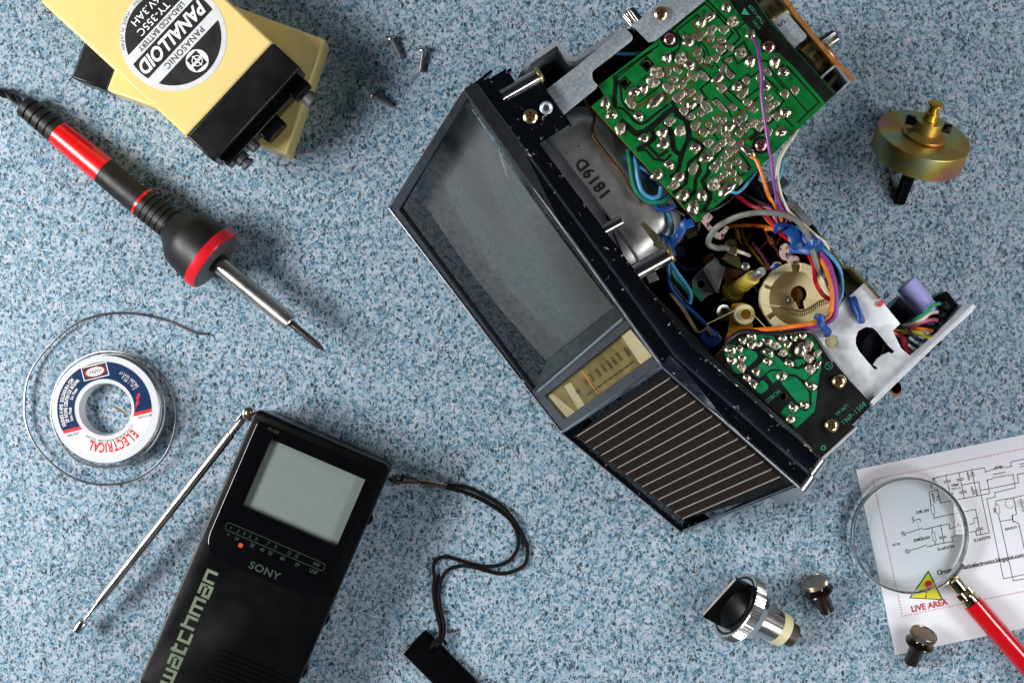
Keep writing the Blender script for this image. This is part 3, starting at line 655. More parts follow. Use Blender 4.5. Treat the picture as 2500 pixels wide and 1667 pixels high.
# two small black knobs with silver caps
def small_knob():
    t = thing('control_knob', (0, 0, 0), '', 'knob')
    g = 0.98*S/3.7935
    MB().lathe([(-2*g, 10*g), (-2*g, 104*g), (4*g, 110*g), (4*g, 122*g), (0, 126*g), (-38*g, 126*g), (-44*g, 118*g), (-44*g, 60*g)], n=90, ripple=((4, 5), 3.4*g)).build('silver_cap', M['knob_face'], t, local=True)
    MB().lathe([(-44*g, 62*g), (-75*g, 58*g), (-95*g, 66*g), (-108*g, 132*g), (-116*g, 138*g), (-132*g, 134*g), (-142*g, 80*g), (-150*g, 76*g), (-345*g, 70*g), (-350*g, 62*g)], n=56).build('stem', M['dark_brown'], t, local=True)
    return t, g
sk, g = small_knob()
for i, (px, py, img, ra, lab_) in enumerate(((1988.4, 1416.7, (-0.366, 0.93), 0.5, 'small black knob with silver cap on the bare counter, beside the large chrome knob'), (2256, 1544.5, (0.43, 0.90), 0.5, 'small black knob with tarnished silver cap on the lower edge of the schematic'))):
    o = sk if i == 0 else copy_tree(sk)
    c, a, _ = pose(px, py, 15, img, ra)
    # rests on its flange and stem end
    zl = 138*g*math.sqrt(1-a.z*a.z); zz = max(zl+125*g*a.z, 350*g*a.z+70*g*math.sqrt(1-a.z*a.z))
    c, a, _ = pose(px, py, zz*1000, img, ra); orient(o, c+UP*0.0004, a)
    tag(o, lab_, 'knob', 'small knobs with silver caps')

# ------------------------------------------------------------------ schematic sheet
op = (2050, 1040); sp_ = 2.5
def Q(x, y, dz=0.0): return U(x, y, 0.3, op, sp_)+UP*dz
pex = (Q(1000, -208.7)-Q(0, 0)).normalized(); pz = S/sp_
m = MB(); m.prism([Q(100, 265), Q(340, 1395), Q(340+1700, 1395-355), Q(100+1700, 265-355)], (0, 0, -0.00022))
sheet = m.build('schematic_sheet', M['paper'], smooth=0)
tag(sheet, 'white paper sheet printed with a circuit diagram, under the magnifying glass', 'paper sheet')
m = MB(); zi = [0.00002]
def ln(pts, w=4.4):
    zi[0] += 0.0000006; m.ribbon([Q(x, y, zi[0]) for x, y in pts], w*pz)
def node(x, y, r=4.2):
    zi[0] += 0.0000006; m.disc(Q(x, y, zi[0]), Vector((r*pz, 0, 0)), Vector((0, r*pz, 0)), 12)
def ptx(s_, x, y, h, rot=0.0, **kw):
    zi[0] += 0.0000006; kw.setdefault('bold', 0.028); m.text(s_, Q(x, y, zi[0]), Matrix.Rotation(rot, 3, 'Z') @ pex, h*pz, **kw)
def coil(x0, y0, x1, y1, n, r, sg=1):
    pts = []
    for i in range(n*8+1):
        t = i/(n*8); b = abs(math.sin(math.pi*n*t)); pts.append((x0+(x1-x0)*t+0.2*sg*b*r, y0+(y1-y0)*t-sg*b*r))
    ln(pts, 2.6)
for L_ in [[(570, 318), (648, 300), (727, 284), (805, 267), (885, 253), (890, 278), (915, 272)], [(1015, 255), (1047, 243), (1043, 218), (1330, 158)], [(930, 322), (900, 328), (915, 410), (760, 440), (690, 453)],
           [(1030, 302), (1058, 295), (1072, 375), (945, 405), (950, 432), (898, 442), (1000, 930), (1330, 862)], [(648, 300), (655, 332)], [(659, 347), (672, 407)], [(727, 284), (735, 318)], [(739, 331), (752, 397)], [(755, 410), (760, 440)],
           [(805, 267), (822, 345), (838, 420), (850, 421)], [(745, 360), (822, 343), (850, 340), (858, 392), (1092, 345), (1083, 295), (1330, 243)], [(858, 392), (912, 650), (865, 660), (835, 665), (830, 640), (792, 647)],
           [(845, 583), (852, 620)], [(857, 634), (862, 660)], [(755, 522), (828, 507), (840, 558), (845, 583)], [(840, 558), (818, 563), (821, 590), (790, 600)], [(955, 482), (953, 455), (1060, 435), (1330, 380)], [(968, 532), (1060, 943), (1330, 888)],
           [(1060, 435), (1075, 510), (1080, 535), (1055, 547)], [(1060, 578), (1090, 592), (1097, 610), (1160, 900)], [(980, 580), (1055, 568)],
           [(597, 387), (545, 402), (553, 452), (557, 480)], [(597, 387), (605, 425), (615, 467), (682, 455)], [(573, 535), (578, 560), (725, 527)], [(508, 631), (563, 618), (615, 605), (668, 595), (672, 625), (690, 621)],
           [(563, 618), (567, 646)], [(580, 699), (585, 722), (637, 712), (690, 703), (685, 675), (700, 671)], [(615, 605), (622, 632), (628, 672)], [(632, 684), (637, 712)], [(405, 652), (450, 640), (508, 620)], [(426, 758), (475, 745), (530, 723)], [(530, 737), (557, 731), (585, 722)],
           [(452, 590), (447, 575), (490, 565), (495, 582)], [(552, 340), (560, 365)], [(570, 318), (575, 350)]]: ln(L_)
for y in range(0, 130, 22): ln([(472+y*0.24, 582+y), (475+y*0.24, 593+y)], 2.2)
for a_ in [((634, 338), (676, 329)), ((637, 347), (679, 338)), ((712, 325), (756, 316)), ((714, 334), (758, 325)), ((730, 402), (774, 393)), ((732, 411), (776, 402)), ((666, 412), (694, 406)), ((668, 421), (695, 415)), ((832, 627), (874, 618)), ((835, 636), (877, 627)), ((606, 679), (650, 669)), ((609, 688), (653, 678)), ((934, 295), (1012, 280)), ((722, 640), (748, 635)), ((1100, 232), (1130, 226)), ((1100, 248), (1130, 242))]: ln(a_, 5)
ln([(1052, 540), (1060, 587)], 7)
for r_ in [((948, 482), (968, 478), (979, 530), (958, 535)), ((552, 482), (572, 478), (582, 532), (562, 536)), ((560, 648), (577, 644), (590, 697), (571, 701))]: zi[0] += 1e-6; m.ribbon([Q(x, y, zi[0]) for x, y in r_], 2.6*pz, closed=True)
for x, y in [(648, 300), (727, 284), (805, 267), (1047, 243), (890, 278), (900, 328), (1058, 295), (858, 392), (822, 345), (838, 420), (760, 440), (840, 558), (845, 583), (835, 640), (862, 660), (668, 378), (570, 318), (1075, 510), (1035, 571), (1097, 610), (745, 360), (597, 387), (553, 452), (615, 467), (578, 560), (563, 618), (537, 625), (615, 605), (672, 625), (637, 712), (585, 722), (557, 731), (685, 675), (622, 632)]: node(x, y)
coil(915, 272, 1015, 253, 6, 9); coil(930, 322, 1030, 302, 6, -9, -1); coil(690, 621, 750, 610, 4, 8); coil(700, 671, 752, 661, 4, 8)
for x, y in ((812, 294), (835, 402), (603, 440), (577, 335)):
    zi[0] += 1e-6; m.ribbon([Q(x-13, y+12, zi[0]), Q(x+14, y+6, zi[0]), Q(x-4, y-12, zi[0])], 3*pz, closed=True); ln([(x-16, y-9), (x+10, y-15)], 3)
for x, y in ((390, 655), (412, 762)):
    zi[0] += 1e-6; m.disc(Q(x, y, zi[0]), Vector((14*pz, 0, 0)), Vector((0, 14*pz, 0)), 24, r0=0.8); ln([(x-8, y-8), (x+8, y+8)])
for a_ in [('3.9R 5W', 506, 519, 17), ('S', 445, 560, 17), ('AC IN', 345, 720, 13), ('220K/0,5W', 500, 687, 17), ('0.1uF/275V', 648, 741, 17), ('0.1uF/275V', 871, 686, 17), ('1000pF', 703, 358, 13), ('1KV x 4', 709, 379, 13), ('UF-002', 968, 250, 13), ('UF-', 722, 599, 16), ('2SA1015Y', 1046, 621, 14)]: ptx(*a_[:4], xs=0.92)
for a_ in [('1N5399', 786, 306, 12), ('1N5399', 812, 395, 12), ('1N5399', 572, 440, 14), ('5K6', 944, 512, 13), ('0.1uF/275V', 1112, 480, 13), ('1N', 560, 372, 12)]: ptx(*a_[:4], rot=math.pi/2, xs=0.95)
ptx('Circuitschematicelectronics.blogspot.com', 593, 893, 27, align='L', xs=0.83)
m.m = 1; ptx('CircuitSchematic', 1003, 478, 66, align='L', xs=0.9, bold=-0.008)
m.m = 2
for i in range(70):
    node(205+i*18, 328-i*18*0.2087, 3.6); node(382+i*18, 1158-i*18*0.205, 3.6)
for i in range(1, 46): node(205+i*18*0.213, 328+i*18, 3.6)
ptx('LIVE AREA', 545, 1092, 37, xs=0.93, bold=0.022)
m.m = 0; zi[0] += 1e-6; m.flat([Q(x, y, zi[0]) for x, y in ((424, 1048), (541, 880), (630, 1059))])
m.m = 3; zi[0] += 5e-6; m.flat([Q(x, y, zi[0]) for x, y in ((434, 1043), (541, 893), (619, 1053))])
m.m = 2; zi[0] += 5e-6; node(541, 962, 24); node(526, 1037, 8)
m.m = 0; zi[0] += 5e-6; m.flat([Q(x, y, zi[0]) for x, y in ((519, 995), (536, 995), (530, 1026))])
m.build('printed_diagram', [M['ink'], M['ink_grey'], M['ink_red'], M['warn_yellow']], sheet, smooth=0, recalc=False)

# ------------------------------------------------------------------ magnifying glass
mg = thing('magnifying_glass', P(2221, 1306, 0), 'magnifying glass with chrome rim and glossy red handle', 'magnifying glass')
cL = P(2221, 1306, 5); r = 139.6*S*0.994; cf = Vector((cL.x, cL.y, 0))
m = MB(); m.lathe([(0.0024, r-0.0006), (0.0018, r+0.0001), (0.0020, r+0.0006), (0.0066, r+0.0006), (0.0072, r+0.0002), (0.0068, r-0.0005), (0.0064, r-0.0002), (0.0030, r-0.0002), (0.0024, r-0.0006)], cf, UP, 128, caps=False)
m.build('rim', M['chrome_clean'], mg)
m = MB(); n = 10; m.lathe([(0.0050+0.0030*(1-(i/n)**2), (r-0.0003)*max(i/n, 1e-4)) for i in range(n, -1, -1)], cf, UP, 96, caps=False); m.build('lens', GL, mg, face=UP)
hd = (P(2050+958/2.5, 1040+1245/2.5, 7)-P(2050+808/2.5, 1040+1075/2.5, 7)).normalized()
h0 = P(2050+808/2.5, 1040+1075/2.5, 6.5)
fd = (h0-P(2050+690/2.5, 1040+938/2.5, 5.2)); fl = fd.length; f0 = P(2050+690/2.5, 1040+938/2.5, 5.2); fd.normalize()
k = S
m = MB(); m.lathe([(-4*k, 8*k), (0, 15*k), (2*k, 18*k), (fl*0.42, 17*k), (fl*0.43, 14.5*k), (fl*0.50, 14.5*k), (fl*0.51, 19*k), (fl*0.72, 19*k), (fl*0.73, 16*k), (fl*0.78, 16*k), (fl*0.79, 21*k), (fl, 21.5*k)], f0, fd, 60, ripple=((6, 7), 0.8*k)); m.build('ferrule', M['ferrule'], mg)
m = MB(); c0 = P(2050+690/2.5, 1040+925/2.5, 5)
ring = []
for i in range(17):
    t = math.radians(-62+ i*34/16); ring.append(cf+Vector((math.cos(t), math.sin(t), 0))*(r+0.0010)+UP*0.0045)
m.tube(ring, 0.0016, 8); m.build('rim_clamp', M['chrome_clean'], mg)
m = MB(); m.lathe([(0, 20*k), (1*k, 23.5*k), (14*k, 25*k), (60*k, 24.5*k), (250*k, 25*k), (500*k, 27*k), (560*k, 24*k), (575*k, 12*k)], h0, hd, 48); m.build('handle', M['handle_red'], mg)

# ------------------------------------------------------------------ handheld television
ht = thing('handheld_television', P(560, 1330, 0), 'black handheld pocket television with grey screen and extended telescopic antenna', 'handheld television')
ca, sa = 0.918, 0.395; kk = S*(H-0.032)/H
def W(u, v, z=32.0):
    p = P(625+u*ca-v*sa, 996+u*sa+v*ca, 32); return Vector((p.x, p.y, z/1000))
Wm = lambda q: W(q[0], q[1])
wu = (W(1, 0)-W(0, 0)).normalized(); wv = (W(0, 1)-W(0, 0)).normalized()
out = rnd([(0, 0), (361, 0), (361, 736), (0, 736)], [20, 22, 26, 26], 6)
scr_h = [(64, 55), (314, 55), (314, 231), (64, 231)]
m = MB(); m.plate(rnd([(0, 0), (361, 0), (361, 736), (0, 736)], [20, 22, 26, 26], 6), [scr_h], 32, 7.5, Wm, bev=0.0011)
m.prism([W(u, v, 24.4) for u, v in rnd([(5, 5), (356, 5), (356, 731), (5, 731)], 20, 5)], (0, 0, -0.0242))
m.build('body', M['black_plastic'], ht, smooth=40)
m = MB(); m.plate(rnd([(17, 24), (340, 24), (334, 377), (17, 377)], [14, 14, 60, 60], 8), [scr_h], 32.35, 0.8, lambda q: W(q[0], q[1]), bev=0.00025)
wp = m.build('window_panel', M['black_gloss'], ht, smooth=40)
m = MB(); m.flat([W(u, v, 29.2) for u, v in ((60, 51), (318, 51), (318, 235), (60, 235))]); m.build('screen', M['screen_grey'], ht, smooth=0)
m = MB(); zt = 32.41
def wt(s_, u, v, h, **kw): m.text(s_, W(u, v, zt), wu, h*kk, **kw)
m.ribbon([W(u, v, zt) for u, v in rnd([(46, 282), (308, 282), (308, 301), (46, 301)], 9, 5)], 1.3*kk, closed=True)
m.disc(W(60, 291, zt), wu*2*kk, wv*-2*kk, 10); m.disc(W(60, 309, zt), wu*2*kk, wv*-2*kk, 10)
for s_, u in (('2', 78.5), ('4', 94), ('5', 110), ('6', 127), ('7', 157), ('9', 177), ('12', 213), ('13', 233), ('VHF', 286)): wt(s_, u, 291.5, 9.5, xs=0.7, shear=0.15, bold=0.01)
for s_, u in (('14', 82), ('30', 123), ('40', 150), ('50', 171), ('60', 204), ('69', 243), ('UHF', 286)): wt(s_, u, 310.5, 10, xs=0.75, shear=0.15, bold=0.01)
wt('SONY', 176, 355, 18, xs=1.12, bold=0.02, space=1.08)
for u_, v_ in ((128, 364), (146, 364), (190, 364), (206, 364)): pass
m.m = 0; wt('FD-230', 61, 33, 7, xs=0.95)
m.m = 2; m.flat([W(u, v, zt) for u, v in ((93, 317), (103, 317), (103, 327), (93, 327))])
m.build('window_print', [M['sony_green'], M['print_green'], M['orange_mark']], ht, smooth=0, recalc=False)
m = MB()   # blocky lower-case lettering down the left edge
LET = {'w': (1.35, [[(0, 1), (0.0, 0), (1.35, 0), (1.35, 1)], [(.67, 0), (.67, 1)]]), 'a': (1, [[(0.05, 1), (1, 1), (1, 0), (0, 0), (0, .52), (1, .52)]]), 't': (.75, [[(0.12, 1.32), (0.12, 0), (.75, 0)], [(-.1, 1), (.75, 1)]]),
       'c': (.95, [[(.95, 1), (0, 1), (0, 0), (.95, 0)]]), 'h': (1, [[(0, 1.38), (0, 0)], [(0, 1), (1, 1), (1, 0)]]), 'm': (1.5, [[(0, 0), (0, 1), (1.5, 1), (1.5, 0)], [(.75, 1), (.75, 0)]]), 'n': (1, [[(0, 0), (0, 1), (1, 1), (1, 0)]])}
pos = 704; zq = 32.05
for ch in 'watchman':
    w_, st = LET[ch]
    for poly in st:
        zq += 0.003; m.ribbon([W(75-y*26, pos-x*25, zq) for x, y in poly], 7.4*kk)
    pos -= (w_*25+11.5)
m.build('side_lettering', M['watch_green'], ht, smooth=0, recalc=False)
m = MB()
for i in range(13):
    v_ = 573+i*13
    m.prism([W(u, v, 31.8) for u, v in rnd([(158, v_), (336, v_), (336, v_+6), (158, v_+6)], 3, 3)], (0, 0, 0.0011))
m.build('speaker_grille', M['black_plastic'], ht, smooth=50)
for v_, r_, l_ in ((150, 18, 60), (420, 20, 50), (560, 24, 90)):
    m = MB(); q = W(363-r_+3, v_, 16); m.lathe([(-l_*kk/3, r_*kk*0.8), (-l_*kk/3.2, r_*kk), (l_*kk/3.2, r_*kk), (l_*kk/3, r_*kk*0.8)], q, UP if False else wv, 48, ripple=((1, 2), 0.0002)) if False else m.lathe([(-0.004, r_*kk), (0.004, r_*kk)], q, UP, 64, ripple=((0, 1), 0.00012))
    m.build('control_wheel', M['black_plastic'], ht)
# telescopic antenna
a0 = P(600, 1012, 24); a1 = P(187, 1537, 10); ad_ = (a1-a0); al = ad_.length; ad_.normalize()
pv = P(607, 1008, 28)
m = MB(); m.lathe([(-0.006, 0.0030), (0.0008, 0.0030), (0.0014, 0.0026)], pv, UP, 24); m.box(P(618, 1016, 24), wu*0.0035, wv*0.0024, UP*0.004); m.box(a0+ad_*0.002, ad_*0.004, ad_.cross(UP)*0.0020, UP*0.0018); m.build('antenna_hinge', M['chrome_clean'], ht, bevel=0.3)
m = MB(); m.dome(pv+UP*0.0012, UP, 0.0018, 0.0008, 20); m.m = 1
for a_ in (0.4, 1.97):
    d = Vector((math.cos(a_), math.sin(a_), 0)); m.box(pv+UP*0.0019, d*0.0009, Vector((-d.y, d.x, 0))*0.0002, UP*0.0002)
m.build('hinge_screw', [M['brass_screw'], M['screw_slot']], ht)
def asec(t0, t1, r_): return [(al*t0, r_/1000), (al*t1, r_/1000)]
m = MB(); pr = [(al*0.01, 0.0012)]
for i in range(4): pr += [(al*(0.02+i*0.016), 0.0019), (al*(0.031+i*0.016), 0.0019), (al*(0.032+i*0.016), 0.0016), (al*(0.035+i*0.016), 0.0016)]
pr += [(al*0.088, 0.00225), (al*0.862, 0.00225), (al*0.864, 0.0018)]
m.lathe(pr, a0, ad_, 40); m.build('antenna_tube', M['chrome_soft'], ht)
m = MB(); pr = []
for t0, t1, r_ in ((0.864, 0.874, 1.7), (0.875, 0.885, 1.45), (0.886, 0.896, 1.2), (0.897, 0.95, 0.85), (0.906, 0.955, 0.6)): pr += [(al*t0 if not pr else max(al*t0, pr[-1][0]), r_/1000), (al*t1, r_/1000)]
m.lathe(pr, a0, ad_, 24); m.build('antenna_section', M['chrome_clean'], ht)
m = MB(); m.lathe([(al*0.955, 0.0008), (al*0.957, 0.0024), (al*0.961, 0.0027), (al*1.0, 0.0027), (al*1.003, 0.0024), (al*1.003, 0.0010)], a0, ad_, 32); m.build('antenna_tip', M['chrome_clean'], ht)

# ------------------------------------------------------------------ wrist strap
st = thing('wrist_strap', P(1100, 1400, 0), 'black braided cord loop with a black plastic tab, looped to the handheld television', 'wrist strap')
oc = (900, 1100); s2 = 2.766
A = [(515, 232), (640, 242), (760, 290), (880, 360), (960, 440), (1020, 530), (1062, 620), (1072, 700), (1050, 770), (980, 812), (890, 828), (800, 810), (720, 787), (640, 775), (560, 790), (508, 835), (482, 900), (475, 980), (488, 1080), (508, 1170), (505, 1250), (480, 1290)]
B = [(515, 245), (640, 278), (760, 330), (870, 395), (950, 460), (998, 540), (1010, 630), (985, 700), (930, 752), (860, 775), (780, 780), (700, 765), (600, 735), (520, 715), (462, 732), (437, 780), (446, 860), (437, 920), (445, 1020), (465, 1120), (484, 1200), (480, 1260), (455, 1300)]
for L_, zc in ((A, 1.3), (B, 1.3)):
    n = len(L_)
    pts = [U(x, y, 1.3+(4 if i == 0 else 0)+(1.6*math.exp(-((x-960)**2+(y-450)**2)/3000)+1.6*math.exp(-((x-740)**2+(y-780)**2)/4000) if L_ is A else 0)+(3.0 if i > n-3 else 0), oc, s2) for i, (x, y) in enumerate(L_)]
    m = MB(); m.tube(smoothpts(pts, 8), 0.00095, 10); m.build('cord', M['cord_black'], st)
m = MB(); m.tube(smoothpts([U(x, y, z, oc, s2) for x, y, z in ((135, 185, 16), (165, 188, 14), (205, 200, 11), (230, 195, 10))], 6), 0.0005, 8); m.tube(smoothpts([U(x, y, z, oc, s2) for x, y, z in ((150, 195, 15), (180, 215, 12), (215, 212, 11), (230, 190, 10), (205, 170, 11), (180, 175, 12))], 6), 0.0010, 8); m.tube(smoothpts([U(x, y, z, oc, s2) for x, y, z in ((225, 188, 10), (265, 195, 9), (320, 203, 7.5))], 5), [0.0024, 0.0024, 0.0023, 0.0022, 0.0021, 0.0019, 0.0018, 0.0017, 0.0016, 0.0015, 0.0014], 14); m.build('strap_end', M['rubber'], st)
m = MB(); m.tube([U(x, y, z, oc, s2) for x, y, z in ((315, 203, 7.5), (380, 215, 7), (382, 216, 7), (455, 228, 6), (457, 228, 6), (524, 238, 5.2))], [0.0013, 0.0013, 0.0018, 0.0018, 0.0014, 0.0014], 12); m.build('clasp', M['clasp'], st)
tc_ = [(225, 1365), (385, 1205), (995, 1801), (830, 1965)]
tg = rnd([(225, 1365), (385, 1203), (1025, 1845), (865, 2005)], 22, 5)
m = MB(); m.plate([(x, y) for x, y in tg], [circ(430, 1345, 17, 20)], 4.2, 3.4, lambda q: U(q[0], q[1], 4.2, oc, s2), bev=0.0006); m.build('tab', M['black_gloss'], st, smooth=45)
m = MB(); m.disc(U(430, 1345, 4.25, oc, s2), Vector((34*S/s2, 0, 0)), Vector((0, 34*S/s2, 0)), 32, r0=0.55); m.build('eyelet', M['black_gloss'], st)
m = MB()
for i in range(4):
    a_ = i*0.8
    m.tube(smoothpts([U(455+16*math.cos(t+a_)+i*5, 1300+15*math.sin(t+a_)-i*5, 5.6+1.0*math.sin(2*t+i), oc, s2) for t in [j*math.pi/4 for j in range(9)]], 4), 0.00085, 8)
m.tube(smoothpts([U(x, y, z, oc, s2) for x, y, z in ((420, 1335, 3), (430, 1318, 5.6), (462, 1295, 6), (500, 1275, 4), (520, 1300, 2.5))], 5), 0.00085, 8)
m.build('knot', M['cord_black'], st)

# ------------------------------------------------------------------ portable television, opened up
tv = thing('portable_television', P(1650, 700, 0), 'opened portable television with chrome front, tinted screen and exposed green circuit boards', 'television')
BL, BK, BR = P(950, 508, 1), P(1372, 1056, 1), P(1665, 1299, 1)
TL, TK, TR = P(1133, 218, 128), P(1615, 892, 128), P(1951, 1188, 128)
def plane(a, b, c):
    n = (b-a).cross(c-a).normalized()
    if n.dot(CAM-a) < 0: n = -n
    return (a, n)
PL1, PL2 = plane(BL, BK, TL+(TK-TL)*0.5), plane(BK, BR, TK+(TR-TK)*0.5)
n1, n2 = PL1[1], PL2[1]
def F1(x, y, o=0.0): return onplane(x, y, PL1, o/1000)
def F2(x, y, o=0.0): return onplane(x, y, PL2, o/1000)
back1 = Vector((-n1.x, -n1.y, 0)).normalized(); back2 = Vector((-n2.x, -n2.y, 0)).normalized(); backk = (back1+back2).normalized()
# glass opening and frame strips (chrome)
G = [(975, 513), (1300, 950), (1521, 774), (1140, 240)]
Oq = [(950, 508), (1304, 968), (1534, 780), (1133, 218)]
m = MB()
for i, j in ((3, 0), (0, 1)): m.prism([F1(*Oq[i]), F1(*Oq[j]), F1(*G[j]), F1(*G[i])], -n1*0.006)
m.prism([F1(*Oq[3]), F1(*Oq[2]), F1(*G[2]), F1(*G[3])], -n1*0.006)
m.prism([F1(*G[1], .4), F1(1305, 958, .4), F1(1527, 781, .4), F1(*G[2], .4)], -n1*0.008)
m.build('screen_frame', M['frame_dark'], tv, bevel=0.35)
m = MB(); m.tube([BK+n1*0.0002+UP*0.0004, BL+n1*0.0002+UP*0.0004, BL+(TL-BL)*0.02, TL-UP*0.0006], 0.00028, 8); m.tube([BK+n2*0.0002+UP*0.0004, BR+n2*0.0002+UP*0.0004, BR+(TR-BR)*0.02, TR-UP*0.0006], 0.00028, 8); m.tube([TL+n1*0.0003, TK+n1*0.0003, TR+n2*0.0003], 0.0004, 8); m.build('edge_trim', M['chrome_dull'], tv)
m = MB(); m.flat([F1(*q, -1.2) for q in G]); m.build('screen_pane', GS, tv, smooth=0, face=n1)
# dark surround sloping in to the picture tube
D_ = -15
def lerp2(a, b, t): return (a[0]+(b[0]-a[0])*t, a[1]+(b[1]-a[1])*t)
inner = [(996, 506), (1297, 908), (1500, 748), (1154, 266)]
m = MB()
for i in range(4):
    j = (i+1) % 4; m.flat([F1(*G[i], -1.6), F1(*G[j], -1.6), F1(*inner[j], D_), F1(*inner[i], D_)])
m.build('screen_mask', M['mask_grey'], tv, smooth=0)
m = MB(); n = 16; vs = []
for i in range(n+1):
    for j in range(n+1):
        u_, v_ = i/n, j/n
        a_ = lerp2(inner[0], inner[1], u_); b_ = lerp2(inner[3], inner[2], u_); q = lerp2(a_, b_, v_)
        vs.append(F1(q[0], q[1], D_-0.5)+n1*0.006*(1-(2*u_-1)**2*0.7)*(1-(2*v_-1)**2*0.7))
m.add(vs, [[i*(n+1)+j, i*(n+1)+j+1, (i+1)*(n+1)+j+1, (i+1)*(n+1)+j] for i in range(n) for j in range(n)])
m.build('picture_tube', M['crt_face'], tv, smooth=60)
m = MB(); ed = (F1(1475, 735)-F1(1375, 820)).normalized(); m.text('PANASONIC', F1(1402, 825, -1.0), ed, 0.0034, up=n1, xs=0.85, space=1.5, shear=0.2)
m.build('front_lettering', M['bezel_grey'], tv, smooth=0, recalc=False)
# tuning dial
O3 = (1240, 760); s = 2.8
def R1(x, y, o=0.0): return F1(O3[0]+x/s, O3[1]+y/s, o)
m = MB()
do = [(160, 553), (365, 828), (1052, 372), (795, 42)]; di = [(245, 582), (380, 742), (985, 308), (840, 108)]
for i in range(4):
    j = (i+1) % 4; m.prism([R1(*do[i]), R1(*do[j]), R1(*di[j]), R1(*di[i])], -n1*0.003)
m.build('dial_frame', M['bezel_grey'], tv, bevel=0.2)
m = MB(); m.tube([R1(365, 828, 0.3), R1(1045, 375, 0.3)], 0.0007, 8); m.tube([R1(205, 545, 0.3), R1(790, 48, 0.3)], 0.0007, 8); m.build('dial_trim', M['chrome_clean'], tv)
m = MB(); m.flat([R1(x, y, -2.2) for x, y in ((235, 570), (385, 750), (995, 310), (835, 95))])
m.m = 1
m.flat([R1(x, y, -2.1) for x, y in ((250, 583), (300, 560), (465, 690), (400, 735))]); m.flat([R1(x, y, -2.1) for x, y in ((385, 510), (430, 485), (525, 638), (478, 668))])
m.flat([R1(x, y, -1.2) for x, y in ((775, 168), (838, 122), (985, 305), (905, 362))])
m.m = 0; m.flat([R1(x, y, -1.1) for x, y in ((835, 165), (862, 145), (960, 275), (925, 300))]) if False else None
m.m = 2
dl = (R1(758, 300)-R1(525, 470)).normalized()
for t_, x, y in (('14', 527, 478), ('20', 568, 450), ('30', 615, 418), ('40', 652, 390), ('50', 689, 363), ('60', 723, 338), ('70', 758, 312), ('83', 812, 275)): m.text(t_, R1(x, y, -2.0), dl, 0.0042, up=n1, xs=0.6, shear=0.1)
m.text('VHF', R1(478, 548, -2.0), dl, 0.002, up=n1)
for i in range(9):
    t = i/9; a_ = lerp2((540, 572), (868, 335), t); b_ = lerp2((540, 572), (868, 335), t+0.085); m.ribbon([R1(*a_, -2.05), R1(*b_, -2.05)], 0.0007, up=n1)
m.m = 3; m.ribbon([R1(500, 398, -1.9), R1(612, 560, -1.9)], 0.0006, up=n1)
m.build('tuning_dial', [M['dial_gold'], M['dial_cream'], M['dial_print'], M['needle']], tv, smooth=0, recalc=False)
# speaker grille
def R2(x, y, o=0.0): return F2(O3[0]+x/s, O3[1]+y/s, o)
gi = [(374, 838), (1182, 1498), (1966, 1196), (1062, 388)]; go = [(365, 828), (1190, 1509), (1990, 1200), (1052, 370)]
m = MB()
for i in range(4):
    j = (i+1) % 4; m.prism([R2(*go[i]), R2(*go[j]), R2(*gi[j]), R2(*gi[i])], -n2*0.006)
m.build('grille_frame', M['chrome'], tv, bevel=0.35)
crs = [(470, 842), (1206, 1420)]
m = MB(); m.prism([R2(*gi[2], -2.5), R2(*gi[3], -2.5), R2(*crs[0], -2.5), R2(*crs[1], -2.5)], -n2*0.001)
m.m = 1; m.prism([R2(*crs[0], -2.5), R2(*crs[1], -2.5), R2(*gi[1], -0.6), R2(*gi[0], -0.6)], -n2*0.001)
m.m = 2
NL = 14
tops = [(1110, 452), (1866, 1122)]; bots = [(478, 846), (1200, 1408)]
for i in range(NL):
    t = i/(NL-1); a_ = lerp2(tops[0], tops[1], t); b_ = lerp2(bots[0], bots[1], t)
    m.prism([R2(a_[0]-1, a_[1]-1.5, -2.4), R2(a_[0]+1, a_[1]+1.5, -2.4), R2(b_[0]+1, b_[1]+1.5, -2.4), R2(b_[0]-1, b_[1]-1.5, -2.4)], n2*0.0009)
m.m = 3
for i in range(NL-1):
    for f in range(1, 7):
        t = (i+f/7)/(NL-1); a_ = lerp2(tops[0], tops[1], t); b_ = lerp2(bots[0], bots[1], t)
        m.prism([R2(a_[0]-.8, a_[1]-1.8, -2.45), R2(a_[0]+.8, a_[1]+1.8, -2.45), R2(b_[0]+.8, b_[1]+1.8, -2.45), R2(b_[0]-.8, b_[1]-1.8, -2.45)], n2*0.0006)
m.m = 1
for i in range(NL):
    t = i/(NL-1); b_ = lerp2(bots[0], bots[1], t); c_ = lerp2((430, 868), (1135, 1455), t)
    o1 = -2.2; m.m = 3; m.prism([R2(b_[0]-1, b_[1]-2, -2.3), R2(b_[0]+1, b_[1]+2, -2.3), R2(c_[0]+1, c_[1]+2, -0.9), R2(c_[0]-1, c_[1]-2, -0.9)], n2*0.0004)
m.build('speaker_grille', [M['grille_dark'], M['black_gloss'], M['grille_line'], M['grille_rib']], tv, smooth=0)
